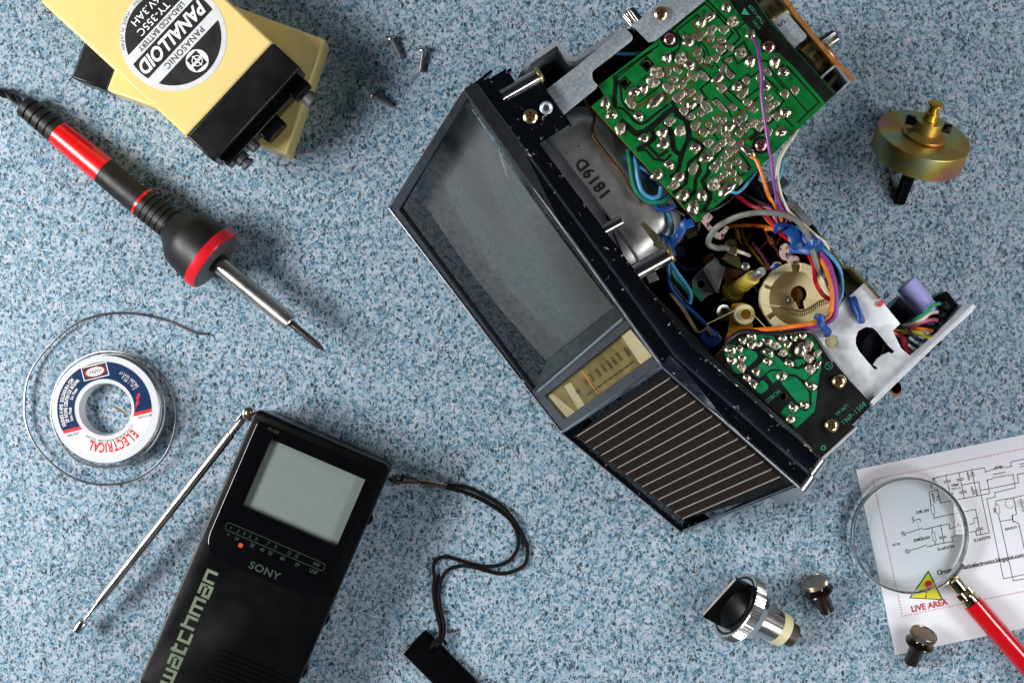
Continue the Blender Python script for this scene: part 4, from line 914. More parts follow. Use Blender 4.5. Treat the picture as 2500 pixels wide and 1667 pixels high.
# chrome top band: swept over left, kink and right stations
bL, bK, bR = P(1232, 247, 126), P(1688, 842, 126), P(2001, 1116, 126)
outL = (TL-TK).normalized(); outR = (TR-TK).normalized()
fr = [TL-outL*0.0, TL-outL*0.001, TK, TR-outR*0.001, TR]
bk = [P(1196, 190, 126), P(1200, 196, 126), bK, P(1997, 1113, 126), bR]
prof = [(0.00, -9.0), (-0.02, -2.0), (0.02, -0.5), (0.06, 0.0), (0.42, 0.15), (0.46, -0.2), (0.47, -1.6), (0.52, -2.0), (0.97, -2.1), (1.0, -2.6), (1.0, -22)]
m = MB(); vs = []
for a_, b_ in zip(fr, bk):
    for t, dz in prof:
        q = a_+(b_-a_)*t; q.z = 0.128+dz/1000
        if t <= 0.0: q = q+ (n1*0.0001) 
        vs.append(q)
k_ = len(prof); fs = [[i*k_+j, i*k_+j+1, (i+1)*k_+j+1, (i+1)*k_+j] for i in range(4) for j in range(k_-1)]
fs += [list(range(k_))[::-1], [4*k_+j for j in range(k_)]]
m.add(vs, fs); m.build('top_trim', M['chrome'], tv, smooth=30)
# rounded chrome corner at the right end, running down the side
m = MB()
for (t0, t1, rr, dzz) in ((0.0, 0.46, 0.0050, 0), (0.50, 1.0, 0.0044, -2.0)):
    a_ = TR+(bR-TR)*t0; b_ = TR+(bR-TR)*t1; ov = outR; rings = []
    for q in (a_, b_):
        q = Vector((q.x, q.y, 0.128+dzz/1000)); rings.append([q+ov*(rr*math.sin(w))+UP*(rr*(math.cos(w)-1)) for w in [math.pi/2*i/8 for i in range(9)]]+[q+ov*rr-UP*0.03-back2*0.010, q-UP*0.03-back2*0.010])
    n = len(rings[0]); m.add(rings[0]+rings[1], [[i, (i+1) % n, n+(i+1) % n, n+i] for i in range(n)]+[list(range(n))[::-1], [n+i for i in range(n)]])
m.build('corner_trim', M['chrome_clean'], tv, smooth=40)
# side flanks behind the front
m = MB()
for (a_, b_, bk_, sd_) in ((BL, TL, back1, outL), (BR, TR, back2, outR)):
    w_ = 0.0012
    m.prism([a_, b_-UP*0.003, b_-UP*0.003+bk_*0.014, a_+bk_*0.014+UP*0.0], -sd_*w_)
m.prism([BL, BK, BK+backk*0.014, BL+back1*0.014], (0, 0, 0.0012)); m.prism([BK, BR, BR+back2*0.014, BK+backk*0.014], (0, 0, 0.0012))
m.build('front_housing', M['chrome'], tv, bevel=0.2)
# flap with screw and rivet, lugs
m = MB(); m.plate([(1200, 200), (1237, 250), (1313, 354), (1390, 305), (1323, 204), (1237, 246)], [circ(1333.7, 264, 8, 16)], 127.3, 1.2); m.build('mounting_flap', M['chrome'], tv, smooth=30)
m = MB(); m.plate([(1196, 192), (1235, 168), (1262, 204), (1222, 230)], [], 124.5, 1.2); m.plate([(1232, 175), (1246, 166), (1250, 172), (1238, 182)], [], 125.8, 2); m.build('lug', M['chrome'], tv)
m = MB(); c_ = P(1333.7, 264, 127.4); m.lathe([(0, 0.0026), (0.0006, 0.0027), (0.0010, 0.0022), (0.0006, 0.0014), (-0.001, 0.0012)], c_, UP, 28, caps=False); m.build('rivet', M['steel'], tv)
def pscrew(px, py, z, r, mt, ang=0.5, h=0.0016):
    c_ = P(px, py, z); m = MB(); m.lathe([(0, r*.9), (0.0002, r), (h*0.45, r), (h*0.85, r*0.72), (h, r*0.35)], c_, UP, 28); m.m = 1
    for a_ in (ang, ang+math.pi/2):
        d = Vector((math.cos(a_), math.sin(a_), 0)); m.box(c_+UP*(h*0.92), d*r*0.55, Vector((-d.y, d.x, 0))*r*0.12, UP*0.00022)
    return m.build('screw', [mt, M['screw_slot']], tv, smooth=50)
pscrew(1295, 285, 127.3, 0.0030, M['brass_screw'], 0.7); pscrew(1614, 34, 123, 0.0028, M['brass_screw'], 0.9)
for x, y, z in ((1635, 93+4, 121.2), (1877, 115, 121.2), (1858, 355, 121.2)): pscrew(x, y, z, 0.0027, M['pink_screw'], 0.3+x % 1)
pscrew(2048, 931, 122.2, 0.0030, M['brass_screw'], 0.9, 0.0022); pscrew(2030, 1038, 122.2, 0.0030, M['brass_screw'], 0.6, 0.0022)

# chassis tray: dark walls and floor under everything
tray = [(1390, 305), (1323, 206), (1266, 206), (1293, 154), (1356, 112), (1388, 148), (1406, 152), (1525, 74), (1545, 68), (1600, 24), (1680, -45), (1760, -60), (1860, -40), (1935, 122), (2020, 232), (1930, 318), (1868, 378), (1852, 440), (1990, 552), (2012, 592), (2030, 640), (2078, 690), (2112, 700), (2180, 782), (2120, 975), (2000, 1105), (1750, 880), (1530, 655)]
m = MB(); zt_ = 108
tp = [P(x, y, zt_) for x, y in tray]; cx = sum((p.x for p in tp))/len(tp); cy = sum((p.y for p in tp))/len(tp)
lo = [Vector((cx+(p.x-cx)*0.97, cy+(p.y-cy)*0.97, 0.003)) for p in tp]
n = len(tp); m.add(tp+lo, [[i, (i+1) % n, n+(i+1) % n, n+i] for i in range(n)]+[[n+i for i in range(n)]])
o = m.build('chassis_tray', M['interior_black'], tv, smooth=0); sm = o.modifiers.new('wall', 'SOLIDIFY'); sm.thickness = 0.0008
m = MB()
for px, py, z, rx, ry, hh in ((1700, 640, 40, 9, 9, 26), (1760, 560, 40, 7, 7, 30), (1850, 520, 40, 10, 10, 28), (1640, 560, 40, 9, 9, 40), (1730, 700, 35, 8, 8, 30), (1900, 640, 40, 8, 8, 30)): m.lathe([(0, rx/1000), (hh/1000, rx/1000), ((hh+1)/1000, rx/1300)], P(px, py, z), UP, 24)
m.build('component_cluster', M['black_plastic'], tv)
rc = random.Random(11)
for i in range(26):
    px, py, z = rc.uniform(1590, 1900), rc.uniform(560, 700), rc.uniform(62, 88)
    m = MB(); a_ = rc.random()*math.pi; d = Vector((math.cos(a_), math.sin(a_), rc.uniform(-.2, .4))).normalized(); c_ = P(px, py, z)
    if i % 3 == 0:
        m.lathe([(0, 0.0022), (0.0004, 0.0026), (0.006, 0.0026), (0.0064, 0.0022)], c_, UP, 20); m.build('film_capacitor', M[rc.choice(['dark_cap', 'olive_metal', 'copper_plate'])], tv)
    elif i % 3 == 1:
        m.lathe([(0, 0.0004), (0.002, 0.0004), (0.0021, 0.0011), (0.0065, 0.0011), (0.0066, 0.0004), (0.009, 0.0004)], c_, d, 12); m.build('resistor', M[rc.choice(['board_edge', 'cream', 'dark_grey'])], tv)
    else:
        m.prism([P(px+dx, py+dy, z) for dx, dy in ((-14, -8), (10, -16), (18, 2), (-6, 12))], (0, 0, 0.0015)); m.build('metal_tab', M[rc.choice(['chrome_dull', 'olive_metal', 'copper_plate'])], tv, bevel=0.2)
for i in range(9):
    x0, y0 = rc.uniform(1600, 1850), rc.uniform(540, 680); z = rc.uniform(70, 92); pts = [P(x0+j*rc.uniform(14, 30), y0+j*rc.uniform(-14, 22), z+rc.uniform(-4, 4)) for j in range(5)]
    MB().tube(smoothpts(pts, 5), 0.0006, 8).build('thin_wire', M['wire_'+rc.choice(['brown', 'black', 'pink', 'orange', 'blue', 'green'])], tv)
# picture-tube shield
A_ = P(1305, 335, 112); B_ = P(1548, 655, 112); ex_ = (B_-A_).normalized(); ey_ = -UP.cross(ex_)
if ey_.dot(back1) < 0: ey_ = -ey_
Lh = (B_-A_).length; prf = [(-3, 104), (2, 106), (4, 106), (5, 109.6), (6, 110), (20, 110), (24, 109), (28, 106), (31, 101), (33, 94), (34, 82), (35, 60), (35, 20), (-3, 20)]
m = MB(); vs = []; st_n = 26
for i in range(st_n+1):
    t = i/st_n; x_ = Lh*(t*1.12-0.06); e_ = abs(2*t-1)**7
    for y_, z_ in prf:
        vs.append(Vector((A_.x, A_.y, 0))+ex_*x_+ey_*((y_*(1-0.40*e_))/1000)+UP*((z_-(14*e_ if z_ > 30 else 0))/1000))
k_ = len(prf); m.add(vs, [[i*k_+j, i*k_+(j+1) % k_, (i+1)*k_+(j+1) % k_, (i+1)*k_+j] for i in range(st_n) for j in range(k_)]+[list(range(k_))[::-1], [st_n*k_+j for j in range(k_)]])
shd = m.build('tube_shield', M['shield'], tv, smooth=50)
m = MB(); m.text('1819D', P(1448, 437, 110.3), P(1414, 393, 110)-P(1482, 480, 110), 0.0050, bold=0.02, xs=0.9, space=1.15)
m.disc(P(1413, 357, 110.3), Vector((.0004, 0, 0)), Vector((0, .0004, 0)), 10); m.disc(P(1384, 374, 110.3), Vector((.0003, 0, 0)), Vector((0, .0003, 0)), 10)
m.build('stamped_number', M['black_print'], shd, smooth=0, recalc=False)
m = MB(); m.tube(smoothpts([P(x, y, z) for x, y, z in ((1424, 240, 112), (1449, 284, 112), (1446, 312, 112), (1450, 335, 112), (1480, 375, 112), (1545, 462, 112), (1580, 520, 108))], 5), 0.0007, 8); m.build('support_rod', M['bronze'], tv)
# chrome posts
def post(x0, y0, x1, y1, z, r, washer=None):
    a_ = P(x0, y0, z); b_ = P(x1, y1, z); d = (b_-a_).normalized(); L_ = (b_-a_).length
    m = MB(); m.lathe([(0, r), (L_-0.0004, r), (L_, r*0.85)], a_, d, 40); m.build('post', M['chrome_clean'], tv)
    if washer: m = MB(); m.lathe([(L_-0.0002, washer*0.7), (L_, washer), (L_+0.0006, washer), (L_+0.0014, washer*0.8)], a_, d, 36); m.build('washer', M['brass'], tv)
post(1225, 236, 1314, 185, 124.5, 0.0028, 0.0036); post(1462, 568, 1519, 537, 120, 0.0023); post(1545, 668, 1632, 620, 120, 0.0036, 0.0042)
m = MB(); m.plate([(1563, 547), (1572, 541), (1612, 578), (1606, 588), (1640, 606), (1648, 632), (1640, 640), (1630, 618), (1596, 600), (1595, 590)], [], 117, 0.8); m.build('ground_lug', M['olive_metal'], tv)
# left zinc bracket, upright sheet, PCB bracket
m = MB(); m.plate(rnd([(1334, 219), (1412, 159), (1524, 66), (1545, 88), (1543, 100), (1444, 176), (1448, 197), (1460, 208), (1455, 217), (1376, 281)], [2, 2, 4, 6, 5, 9, 7, 6, 3, 2], 4), [], 124, 1.1, bev=0.00025); m.build('side_bracket', M['steel'], tv, smooth=30)
def sheetwall(path, z0, z1, th, name, mt, zl=None):
    m = MB(); a_ = [P(x, y, z1) for x, y in path]; n = len(a_); vs = []
    for i, p in enumerate(a_):
        d = (a_[min(i+1, n-1)]-a_[max(i-1, 0)]).normalized(); q = UP.cross(d)*th/2000
        for w in (p+q, p-q, p-q-UP*((z1-z0)/1000), p+q-UP*((z1-z0)/1000)): vs.append(w)
    m.add(vs, [[4*i+j, 4*i+(j+1) % 4, 4*i+4+(j+1) % 4, 4*i+4+j] for i in range(n-1) for j in range(4)]+[[0, 1, 2, 3], [4*n-4, 4*n-3, 4*n-2, 4*n-1]])
    return m.build(name, mt, tv, smooth=30)
sheetwall(rnd([(1262, 205), (1292, 150), (1356, 107), (1364, 108), (1390, 142), (1402, 147), (1450, 118), (1527, 66)], 6, 4), 60, 120, 2.0, 'upright_bracket', M['steel'])
m = MB(); m.plate([(1543, 62), (1600, 18), (1640, -30), (1760, -30), (1600, 100), (1584, 104)], [], 122.6, 1.2, bev=0.0002); m.build('board_bracket', M['steel'], tv, smooth=30)
def kshaft(x0, y0, x1, y1, z, r):
    a_ = P(x0, y0, z); b_ = P(x1, y1, z); m = MB(); L_ = (b_-a_).length; m.lathe([(0, r), (L_-0.0005, r), (L_, r*0.9)], a_, (b_-a_), 44, ripple=((0, 1), r*0.06)); m.build('control_shaft', M['knurl'], tv)
kshaft(1562, 66, 1532, 28, 112, 0.0030); kshaft(2003, 112, 2041, 86, 108, 0.0026)

# main circuit board
def bird(name, outer, holes, z, edge):
    m = MB(); m.plate(outer, holes, z, 1.6); o = m.build(name, [M['pcb_green'] if name[0] == 'm' else M['board_black'], edge], tv, smooth=0)
    for p in o.data.polygons:
        if abs(p.normal.z) < 0.5: p.material_index = 1
    return o
ZB = 121.0
hA = [circ(1440+445/5.2267, 100+540/5.2267, 9, 20), circ(1440+728/5.2267, 100+305/5.2267, 9, 20)]
main = bird('main_circuit_board', [(1460, 210), (1604.5, 100), (1735, -22), (1830, -22), (1882, 55.5), (1943.3, 122.5), (2039, 230), (2016, 253), (1938, 326), (1873, 391), (1789, 469.6), (1700.5, 542), (1444, 260), (1476, 233)], hA, ZB, M['board_edge'])
z5 = 5.2267; OA = (1440, 100); OB = (1640, 0); OC = (1640, 240); OD = (1840, 0); OF = (1740, 780)
zi = [0.00003]
def brd(o, pts, w, mi, closed=False):
    zi[0] += 0.0000012; m.m = mi; m.ribbon([U(x, y, ZB, o, z5)+UP*zi[0] for x, y in pts], w*S/z5*0.85, closed=closed)
m = MB()
m.m = 0; zi[0] += 1e-6
m.flat([P(x, y, ZB)+UP*zi[0] for x, y in ((1772, -20), (1788, 11), (1816, 54), (1858, 100), (1860, 128), (1903, 131), (1940, 166), (2015, 252), (2037.5, 230), (1943, 123.5), (1881.5, 57), (1829, -20))])
for cx_, cy_, w_ in ((445, 540, 66), (728, 300, 74)):
    zi[0] += 1e-6; qs = circ(OA[0]+cx_/z5, OA[1]+cy_/z5, 9.3, 20); p0 = [U(cx_+dx, cy_+dy, ZB, OA, z5)+UP*zi[0] for dx, dy in rnd([(-w_*1.35, 0), (0, -w_*1.35), (w_*1.35, 0), (0, w_*1.35)], 14, 3)]
    inn = [P(x, y, ZB)+UP*zi[0] for x, y in qs]
    m.plate([(OA[0]+(cx_+dx)/z5, OA[1]+(cy_+dy)/z5) for dx, dy in ((-w_*1.4, 0), (0, -w_*1.4), (w_*1.4, 0), (0, w_*1.4))], [qs], ZB+0.045, 0.02)
gaps = [
 (OA, [(880, 60), (700, 175), (500, 320), (340, 440)], 24, 0), (OA, [(800, 130), (560, 300), (470, 380), (350, 475)], 16, 0), (OA, [(322, 440), (330, 560), (315, 700), (320, 830)], 58, 0),
 (OA, [(360, 500), (395, 620), (405, 750), (440, 820), (490, 880), (570, 895)], 30, 0), (OA, [(300, 840), (420, 870), (500, 940), (560, 1020), (640, 1065), (700, 1050), (860, 920), (1010, 810)], 34, 0),
 (OA, [(390, 1010), (480, 1090), (580, 1185), (690, 1165), (850, 1050), (960, 940), (1040, 880), (1120, 900)], 76, 0), (OA, [(620, 790), (780, 670), (940, 545)], 18, 0), (OA, [(465, 640), (610, 800)], 22, 1),
 (OA, [(570, 870), (700, 790), (890, 660), (970, 680), (1000, 750), (1100, 795), (1160, 760), (1235, 700)], 28, 1), (OA, [(600, 1395), (800, 1270), (840, 1210), (770, 1130), (870, 1040)], 62, 0), (OA, [(940, 1030), (1020, 1130), (1060, 1260), (1070, 1390), (1160, 1460)], 60, 0),
 (OA, [(1155, 1465), (1235, 1300), (1265, 1150), (1220, 1020), (1080, 930)], 52, 0), (OA, [(600, 1400), (720, 1395), (820, 1510), (960, 1530), (1040, 1450)], 34, 0), (OA, [(700, 1290), (800, 1400), (880, 1480), (1000, 1400)], 44, 0), (OA, [(1240, 1300), (1190, 1430), (1150, 1568)], 46, 0),
 (OA, [(905, 385), (1000, 310), (1065, 370), (935, 455)], 15, 1), (OA, [(895, 395), (1010, 510), (1130, 620)], 18, 1), (OA, [(1080, 200), (1190, 325), (1260, 265), (1245, 190), (1375, 90), (1425, 140), (1345, 250)], 22, 1),
 (OA, [(1200, 450), (1330, 375), (1480, 290), (1568, 360)], 16, 0), (OA, [(1230, 440), (1140, 510), (1200, 600), (1240, 630), (1235, 710), (1110, 800)], 26, 1), (OA, [(1100, 895), (1345, 690), (1270, 540), (1390, 485)], 18, 1), (OA, [(1195, 985), (1500, 740), (1405, 620), (1540, 510)], 20, 0),
 (OA, [(1205, 820), (1290, 900)], 14, 1), (OA, [(1300, 700), (1400, 795)], 14, 1), (OA, [(1250, 1040), (1350, 970), (1370, 915), (1430, 870), (1485, 915), (1405, 985), (1405, 1070), (1375, 1170), (1400, 1260)], 18, 1), (OA, [(1568, 1000), (1470, 1070), (1568, 1180)], 16, 1),
 (OB, [(-40, 430), (160, 250), (425, 45), (560, 170), (780, 425), (700, 520), (640, 590)], 24, 0), (OB, [(440, -5), (640, 200), (820, 390), (875, 485), (640, 720)], 24, 0), (OB, [(60, 400), (330, 190), (440, 325)], 20, 0), (OB, [(240, 290), (460, 530)], 20, 1), (OB, [(440, 330), (540, 470), (640, 600), (700, 560)], 22, 1), (OB, [(820, 390), (935, 290)], 20, 0),
 (OB, [(60, 400), (110, 500), (95, 620), (0, 690)], 24, 0), (OB, [(225, 480), (300, 420), (460, 545), (540, 640)], 20, 1), (OB, [(360, 530), (440, 620), (480, 730), (600, 870), (740, 1030), (805, 950), (640, 765), (780, 700), (840, 820), (1010, 700), (920, 540), (760, 660)], 19, 0),
 (OB, [(330, 560), (430, 680), (400, 760), (500, 865), (540, 835)], 20, 0), (OB, [(0, 835), (60, 840), (130, 870), (200, 820)], 20, 1), (OB, [(150, 970), (400, 830), (500, 870)], 18, 1), (OB, [(320, 915), (380, 870), (505, 1010), (370, 1140), (440, 1250), (150, 1500)], 17, 0), (OB, [(550, 1110), (620, 1055), (710, 1140), (640, 1210)], 20, 1),
 (OB, [(710, 1140), (850, 1040), (975, 950), (1010, 990), (1180, 860)], 20, 0), (OB, [(710, 1150), (890, 1300), (1110, 1130)], 20, 0), (OB, [(650, 1190), (780, 1330), (890, 1430), (1110, 1240)], 20, 0), (OB, [(520, 1290), (565, 1250), (720, 1400), (760, 1500)], 20, 0), (OB, [(515, 1290), (680, 1455)], 16, 1), (OB, [(880, 1040), (960, 1110), (820, 1195)], 20, 1),
 (OB, [(1150, 790), (1190, 770), (1330, 895), (1430, 830)], 20, 0), (OB, [(1175, 850), (1310, 990), (1460, 1160)], 20, 0), (OD, [(420, 840), (600, 1040), (835, 1305), (560, 1568)], 20, 0), (OD, [(180, 850), (400, 1100), (690, 1440)], 15, 0), (OD, [(150, 980), (310, 1150), (275, 1165), (390, 1290), (290, 1400), (205, 1475)], 18, 0), (OD, [(290, 1400), (450, 1568)], 18, 0), (OD, [(140, 1270), (190, 1285), (290, 1395)], 18, 1),
 (OC, [(1110, 25), (880, 180), (775, 260), (790, 345), (870, 380), (1000, 520)], 24, 1), (OC, [(925, 270), (1060, 420), (1075, 450)], 26, 0), (OC, [(990, 530), (1050, 480), (1110, 440), (1180, 420)], 60, 0), (OC, [(410, 340), (580, 200), (625, 260), (610, 325), (560, 360), (555, 470), (410, 335)], 18, 1), (OC, [(620, 330), (700, 335), (705, 280), (640, 205)], 18, 1),
 (OC, [(440, 380), (560, 490), (660, 640), (480, 840)], 20, 0), (OC, [(620, 430), (690, 540), (860, 400)], 18, 1), (OC, [(740, 640), (860, 540), (985, 520)], 20, 1), (OC, [(660, 640), (800, 760), (670, 865), (720, 935), (820, 860), (900, 840)], 17, 1), (OC, [(740, 640), (830, 720), (945, 600)], 18, 1), (OC, [(860, 690), (1005, 880), (880, 995), (780, 880)], 20, 0),
 (OC, [(480, 845), (465, 950), (390, 1060), (440, 1180), (495, 1200), (490, 1290), (410, 1430)], 52, 0), (OC, [(200, 250), (225, 400), (235, 510), (340, 560), (400, 620), (350, 720), (215, 830), (190, 1000), (180, 1090), (10, 1215)], 44, 0), (OC, [(360, 700), (345, 830), (360, 930), (305, 1030), (290, 1200), (135, 1355)], 46, 0), (OC, [(350, 300), (335, 430), (380, 560)], 24, 1), (OC, [(0, 40), (60, 160), (150, 240), (240, 310)], 52, 0),
 (OC, [(0, 500), (40, 670), (110, 730), (190, 570), (240, 500)], 50, 0), (OC, [(110, 730), (100, 870), (60, 950), (-20, 1010)], 50, 0), (OC, [(560, 1180), (600, 1085), (700, 1030), (790, 1030), (865, 1085)], 26, 1), (OC, [(620, 940), (700, 1020)], 16, 1), (OC, [(1380, 180), (1545, 365)], 18, 0), (OC, [(1240, 210), (1300, 280), (1180, 360)], 20, 0)]
for o_, pts, w_, mi in gaps: brd(o_, pts, w_, mi)
for x, y, rr in ((1635, 97, 21), (1858, 355, 22)): zi[0] += 1e-6; m.m = 0; m.disc(P(x, y, ZB)+UP*zi[0], Vector((rr*S*.85, 0, 0)), Vector((0, rr*S*.85, 0)), 28)
m.m = 2
rd = P(1700, 100, ZB)-P(1660, 136, ZB)
def bt_(s_, o_, x, y, h_, dirv=None, mi=2, **kw): m.m = mi; m.text(s_, U(x, y, ZB, o_, z5)+UP*0.00022, dirv or rd, h_*S/z5*.85, **kw)
for s_, o_, x, y in (('CHG', OA, 690, 480), ('8', OB, 165, 430), ('9', OB, 320, 245), ('10', OB, 400, 155), ('11', OB, 575, 20), ('12', OB, 905, 385), ('14', OD, 465, 1020), ('15', OA, 450, 1195), ('B', OC, 1360, 365), ('E', OC, 330, 1500), ('2', OC, 550, 1310), ('P', OC, 235, 1190), ('18', OC, -25, 930), ('4', OA, 140, 860), ('1', OA, 850, 1100)): bt_(s_, o_, x, y, 46, bold=0.01)
dv = U(970, 60, ZB, OB, z5)-U(1180, 330, ZB, OB, z5)
bt_('TNP-1209', OB, 1080, 190, 46, dv, 3, space=1.1); bt_('EYPC', OB, 1080, 315, 36, dv, 3, space=1.2)
m.m = 3; m.flat([U(x, y, ZB, OB, z5)+UP*0.00022 for x, y in ((885, 190), (995, 195), (925, 105))])
m.build('track_pattern', [M['pcb_gap'], M['pcb_brown'], M['print_dark'], M['print_green']], main, smooth=0, recalc=False)
sA = [(200, 795, 75, 85), (275, 945, 78, 78), (390, 1120, 70, 70), (625, 965, 70, 65), (690, 1245, 70, 70), (520, 790, 88, 60, 45), (565, 650, 75, 75), (690, 620, 70, 70), (800, 530, 80, 70), (850, 410, 85, 75), (985, 225, 72, 72), (1165, 230, 75, 80), (1000, 605, 80, 60, 45), (840, 770, 130, 75, -40), (920, 1180, 80, 75), (940, 1320, 85, 80), (1020, 1030, 62, 75), (1155, 1150, 75, 72), (1340, 1365, 72, 65), (1120, 380, 60, 42, 45), (995, 390, 62, 50, -35), (1065, 490, 58, 62), (1100, 580, 35, 35), (1180, 570, 38, 58), (1140, 700, 105, 62, -35), (1230, 500, 32, 52), (1310, 450, 80, 50), (1455, 450, 85, 50, 50), (1285, 660, 50, 70), (1385, 735, 60, 60), (1295, 820, 70, 65), (1200, 890, 65, 60), (1290, 970, 50, 60), (1190, 800, 42, 30), (1480, 1490, 92, 75)]
sB = [(695, 95, 75, 78), (785, 280, 70, 72), (480, 220, 65, 85), (375, 300, 75, 70), (215, 540, 80, 75), (185, 480, 50, 40), (665, 380, 70, 62), (640, 510, 55, 50), (510, 390, 60, 80), (380, 460, 42, 80), (500, 500, 42, 62), (560, 590, 35, 42), (625, 640, 62, 55), (740, 600, 62, 50), (320, 480, 50, 40), (885, 680, 70, 72), (1000, 800, 75, 78), (1005, 450, 75, 72), (1315, 800, 75, 85), (1425, 920, 75, 75), (1215, 910, 80, 38, 50), (560, 750, 50, 60), (720, 770, 50, 40), (655, 880, 50, 60), (740, 960, 62, 50), (460, 770, 45, 60), (590, 1000, 90, 66), (640, 1130, 60, 60), (830, 1110, 80, 65, -35), (950, 1030, 55, 50), (910, 1190, 92, 52, -35), (965, 1310, 60, 55), (1045, 1400, 55, 55), (780, 1370, 60, 55), (620, 1350, 120, 42, 48), (1130, 1000, 60, 60), (1190, 1100, 70, 80), (1440, 1200, 60, 58), (1240, 1250, 50, 50), (1330, 1320, 50, 50), (1240, 1370, 60, 72), (1450, 1440, 85, 68, 50), (1340, 1480, 60, 60), (1230, 1500, 45, 55), (330, 670, 42, 68), (230, 830, 75, 85, 30), (350, 770, 45, 55)]
sC = [(840, 300, 60, 55), (910, 245, 55, 60), (1040, 320, 60, 80), (1120, 370, 55, 55), (1130, 290, 35, 60), (935, 380, 58, 60), (1245, 425, 45, 58), (1390, 430, 75, 75), (740, 375, 65, 75), (655, 285, 42, 62), (600, 395, 45, 50), (570, 265, 50, 45), (470, 340, 52, 45), (520, 420, 35, 60), (690, 470, 62, 45), (860, 455, 50, 50), (640, 575, 55, 60), (745, 555, 70, 60), (870, 590, 75, 46, -45), (810, 655, 45, 50), (740, 685, 60, 60), (570, 640, 55, 55), (470, 570, 60, 65), (410, 440, 60, 60), (300, 350, 55, 75), (290, 640, 65, 60), (480, 710, 60, 60), (415, 770, 52, 55), (675, 755, 50, 50), (840, 805, 55, 50), (920, 885, 60, 50), (720, 860, 55, 55), (590, 830, 55, 55), (540, 895, 60, 55), (670, 965, 50, 55), (780, 955, 50, 50), (610, 1020, 45, 60), (540, 1105, 75, 85), (855, 1045, 55, 50), (700, 1160, 125, 78, -40), (270, 900, 60, 82), (90, 1010, 85, 75), (30, 1110, 60, 75), (140, 1240, 90, 85), (385, 1245, 75, 80), (270, 1400, 95, 92), (985, 690, 115, 66, 45), (-30, 850, 70, 65), (-190, 980, 85, 75), (370, 200, 48, 42), (440, 110, 100, 60, 60)]
sD = [(530, 1150, 60, 60)]
sF = [(495, 210, 60, 50), (385, 260, 50, 50), (220, 385, 70, 62), (345, 370, 45, 42), (490, 330, 55, 45), (575, 310, 50, 50), (700, 275, 70, 45, 35), (810, 330, 55, 45, 35), (890, 235, 50, 50), (955, 320, 45, 50), (1040, 225, 45, 50), (1150, 205, 50, 45), (1125, 390, 85, 80), (1215, 330, 55, 60), (715, 420, 65, 50, 30), (900, 425, 48, 45), (240, 520, 65, 65), (375, 490, 55, 45), (370, 610, 52, 50), (700, 540, 55, 52), (555, 660, 52, 52), (975, 560, 58, 45), (1225, 500, 52, 50), (1245, 640, 55, 55), (1340, 430, 35, 60), (1340, 570, 35, 65), (435, 745, 50, 50), (520, 820, 55, 55), (875, 715, 66, 66), (1255, 845, 75, 58, 38), (1170, 1090, 58, 55), (1030, 1125, 60, 60), (985, 1270, 58, 58)]
def joint_mesh(seed, flatness):
    rnd_ = random.Random(seed); m = MB(); n = 18; k = 5; vs = []
    ph = [rnd_.random()*6.28 for _ in range(4)]; dx, dy = rnd_.uniform(-.25, .25), rnd_.uniform(-.25, .25)
    for j in range(k+1):
        t = j/k*math.pi/2; r_ = math.cos(t); h_ = math.sin(t)**(0.8 if flatness < 0.5 else 0.45)
        for i in range(n):
            a_ = 6.283*i/n; rr = r_*(1+0.09*math.sin(2*a_+ph[0])+0.07*math.sin(3*a_+ph[1])+0.05*math.sin(5*a_+ph[2]))
            hh = h_*(1-0.55*flatness)+(0.16*flatness+0.05)*math.sin(3*a_+ph[3]+2*r_)*r_*math.sin(t)
            sq = 1.0 if flatness < 0.4 else 1/(abs(math.cos(a_))**3.2+abs(math.sin(a_))**3.2)**(1/3.2)
            vs.append(Vector((rr*sq*math.cos(a_)+dx*h_, rr*sq*math.sin(a_)+dy*h_, hh)))
    m.add(vs, [[j*n+i, j*n+(i+1) % n, (j+1)*n+(i+1) % n, (j+1)*n+i] for j in range(k) for i in range(n)]+[[k*n+i for i in range(n)]])
    if flatness < 0.9:   # clipped component lead
        a_ = rnd_.random()*6.28; m.tube([Vector((dx, dy, 0.6)), Vector((dx+.22*math.cos(a_), dy+.22*math.sin(a_), 1.15)), Vector((dx+.7*math.cos(a_), dy+.7*math.sin(a_), 1.2))], [0.16, 0.13, 0.1], 6)
    me = bpy.data.meshes.new('solder_joint'); me.from_pydata(m.v, [], m.f)
    me.materials.append(M['tin'] if flatness < 0.4 else M['flux_pad'])
    for p in me.polygons: p.use_smooth = True
    me.set_sharp_from_angle(angle=math.radians(60))
    return me
JM = [joint_mesh(i, 0.15) for i in range(4)]+[joint_mesh(10+i, 0.95) for i in range(2)]+[joint_mesh(20+i, 0.7) for i in range(3)]
jl = [(o_, q) for o_, L_ in ((OA, sA), (OB, sB), (OC, sC), (OD, sD)) for q in L_]
jl.sort(key=lambda e: -e[1][2]*e[1][3])
rj = random.Random(3); rest_v = MB()
def place(par, o_, q, z, shiny):
    x, y, rx, ry = q[:4]; ang = -math.radians(q[4]) if len(q) > 4 else (-0.72+rj.uniform(-.15, .15) if min(rx, ry) < 66 else rj.random()*0.5)
    big = min(rx, ry) > 64 or shiny
    me = rj.choice(JM[:4]) if (big and rj.random() < 0.85) else rj.choice(JM[4:])
    p = U(x, y, z, o_, z5); k = S/z5*0.85*(1.02 if big else 0.90); hh = (0.85 if big else 0.42)*min(rx, ry)*k
    return me, p, ang, (rx*k, ry*k, hh)
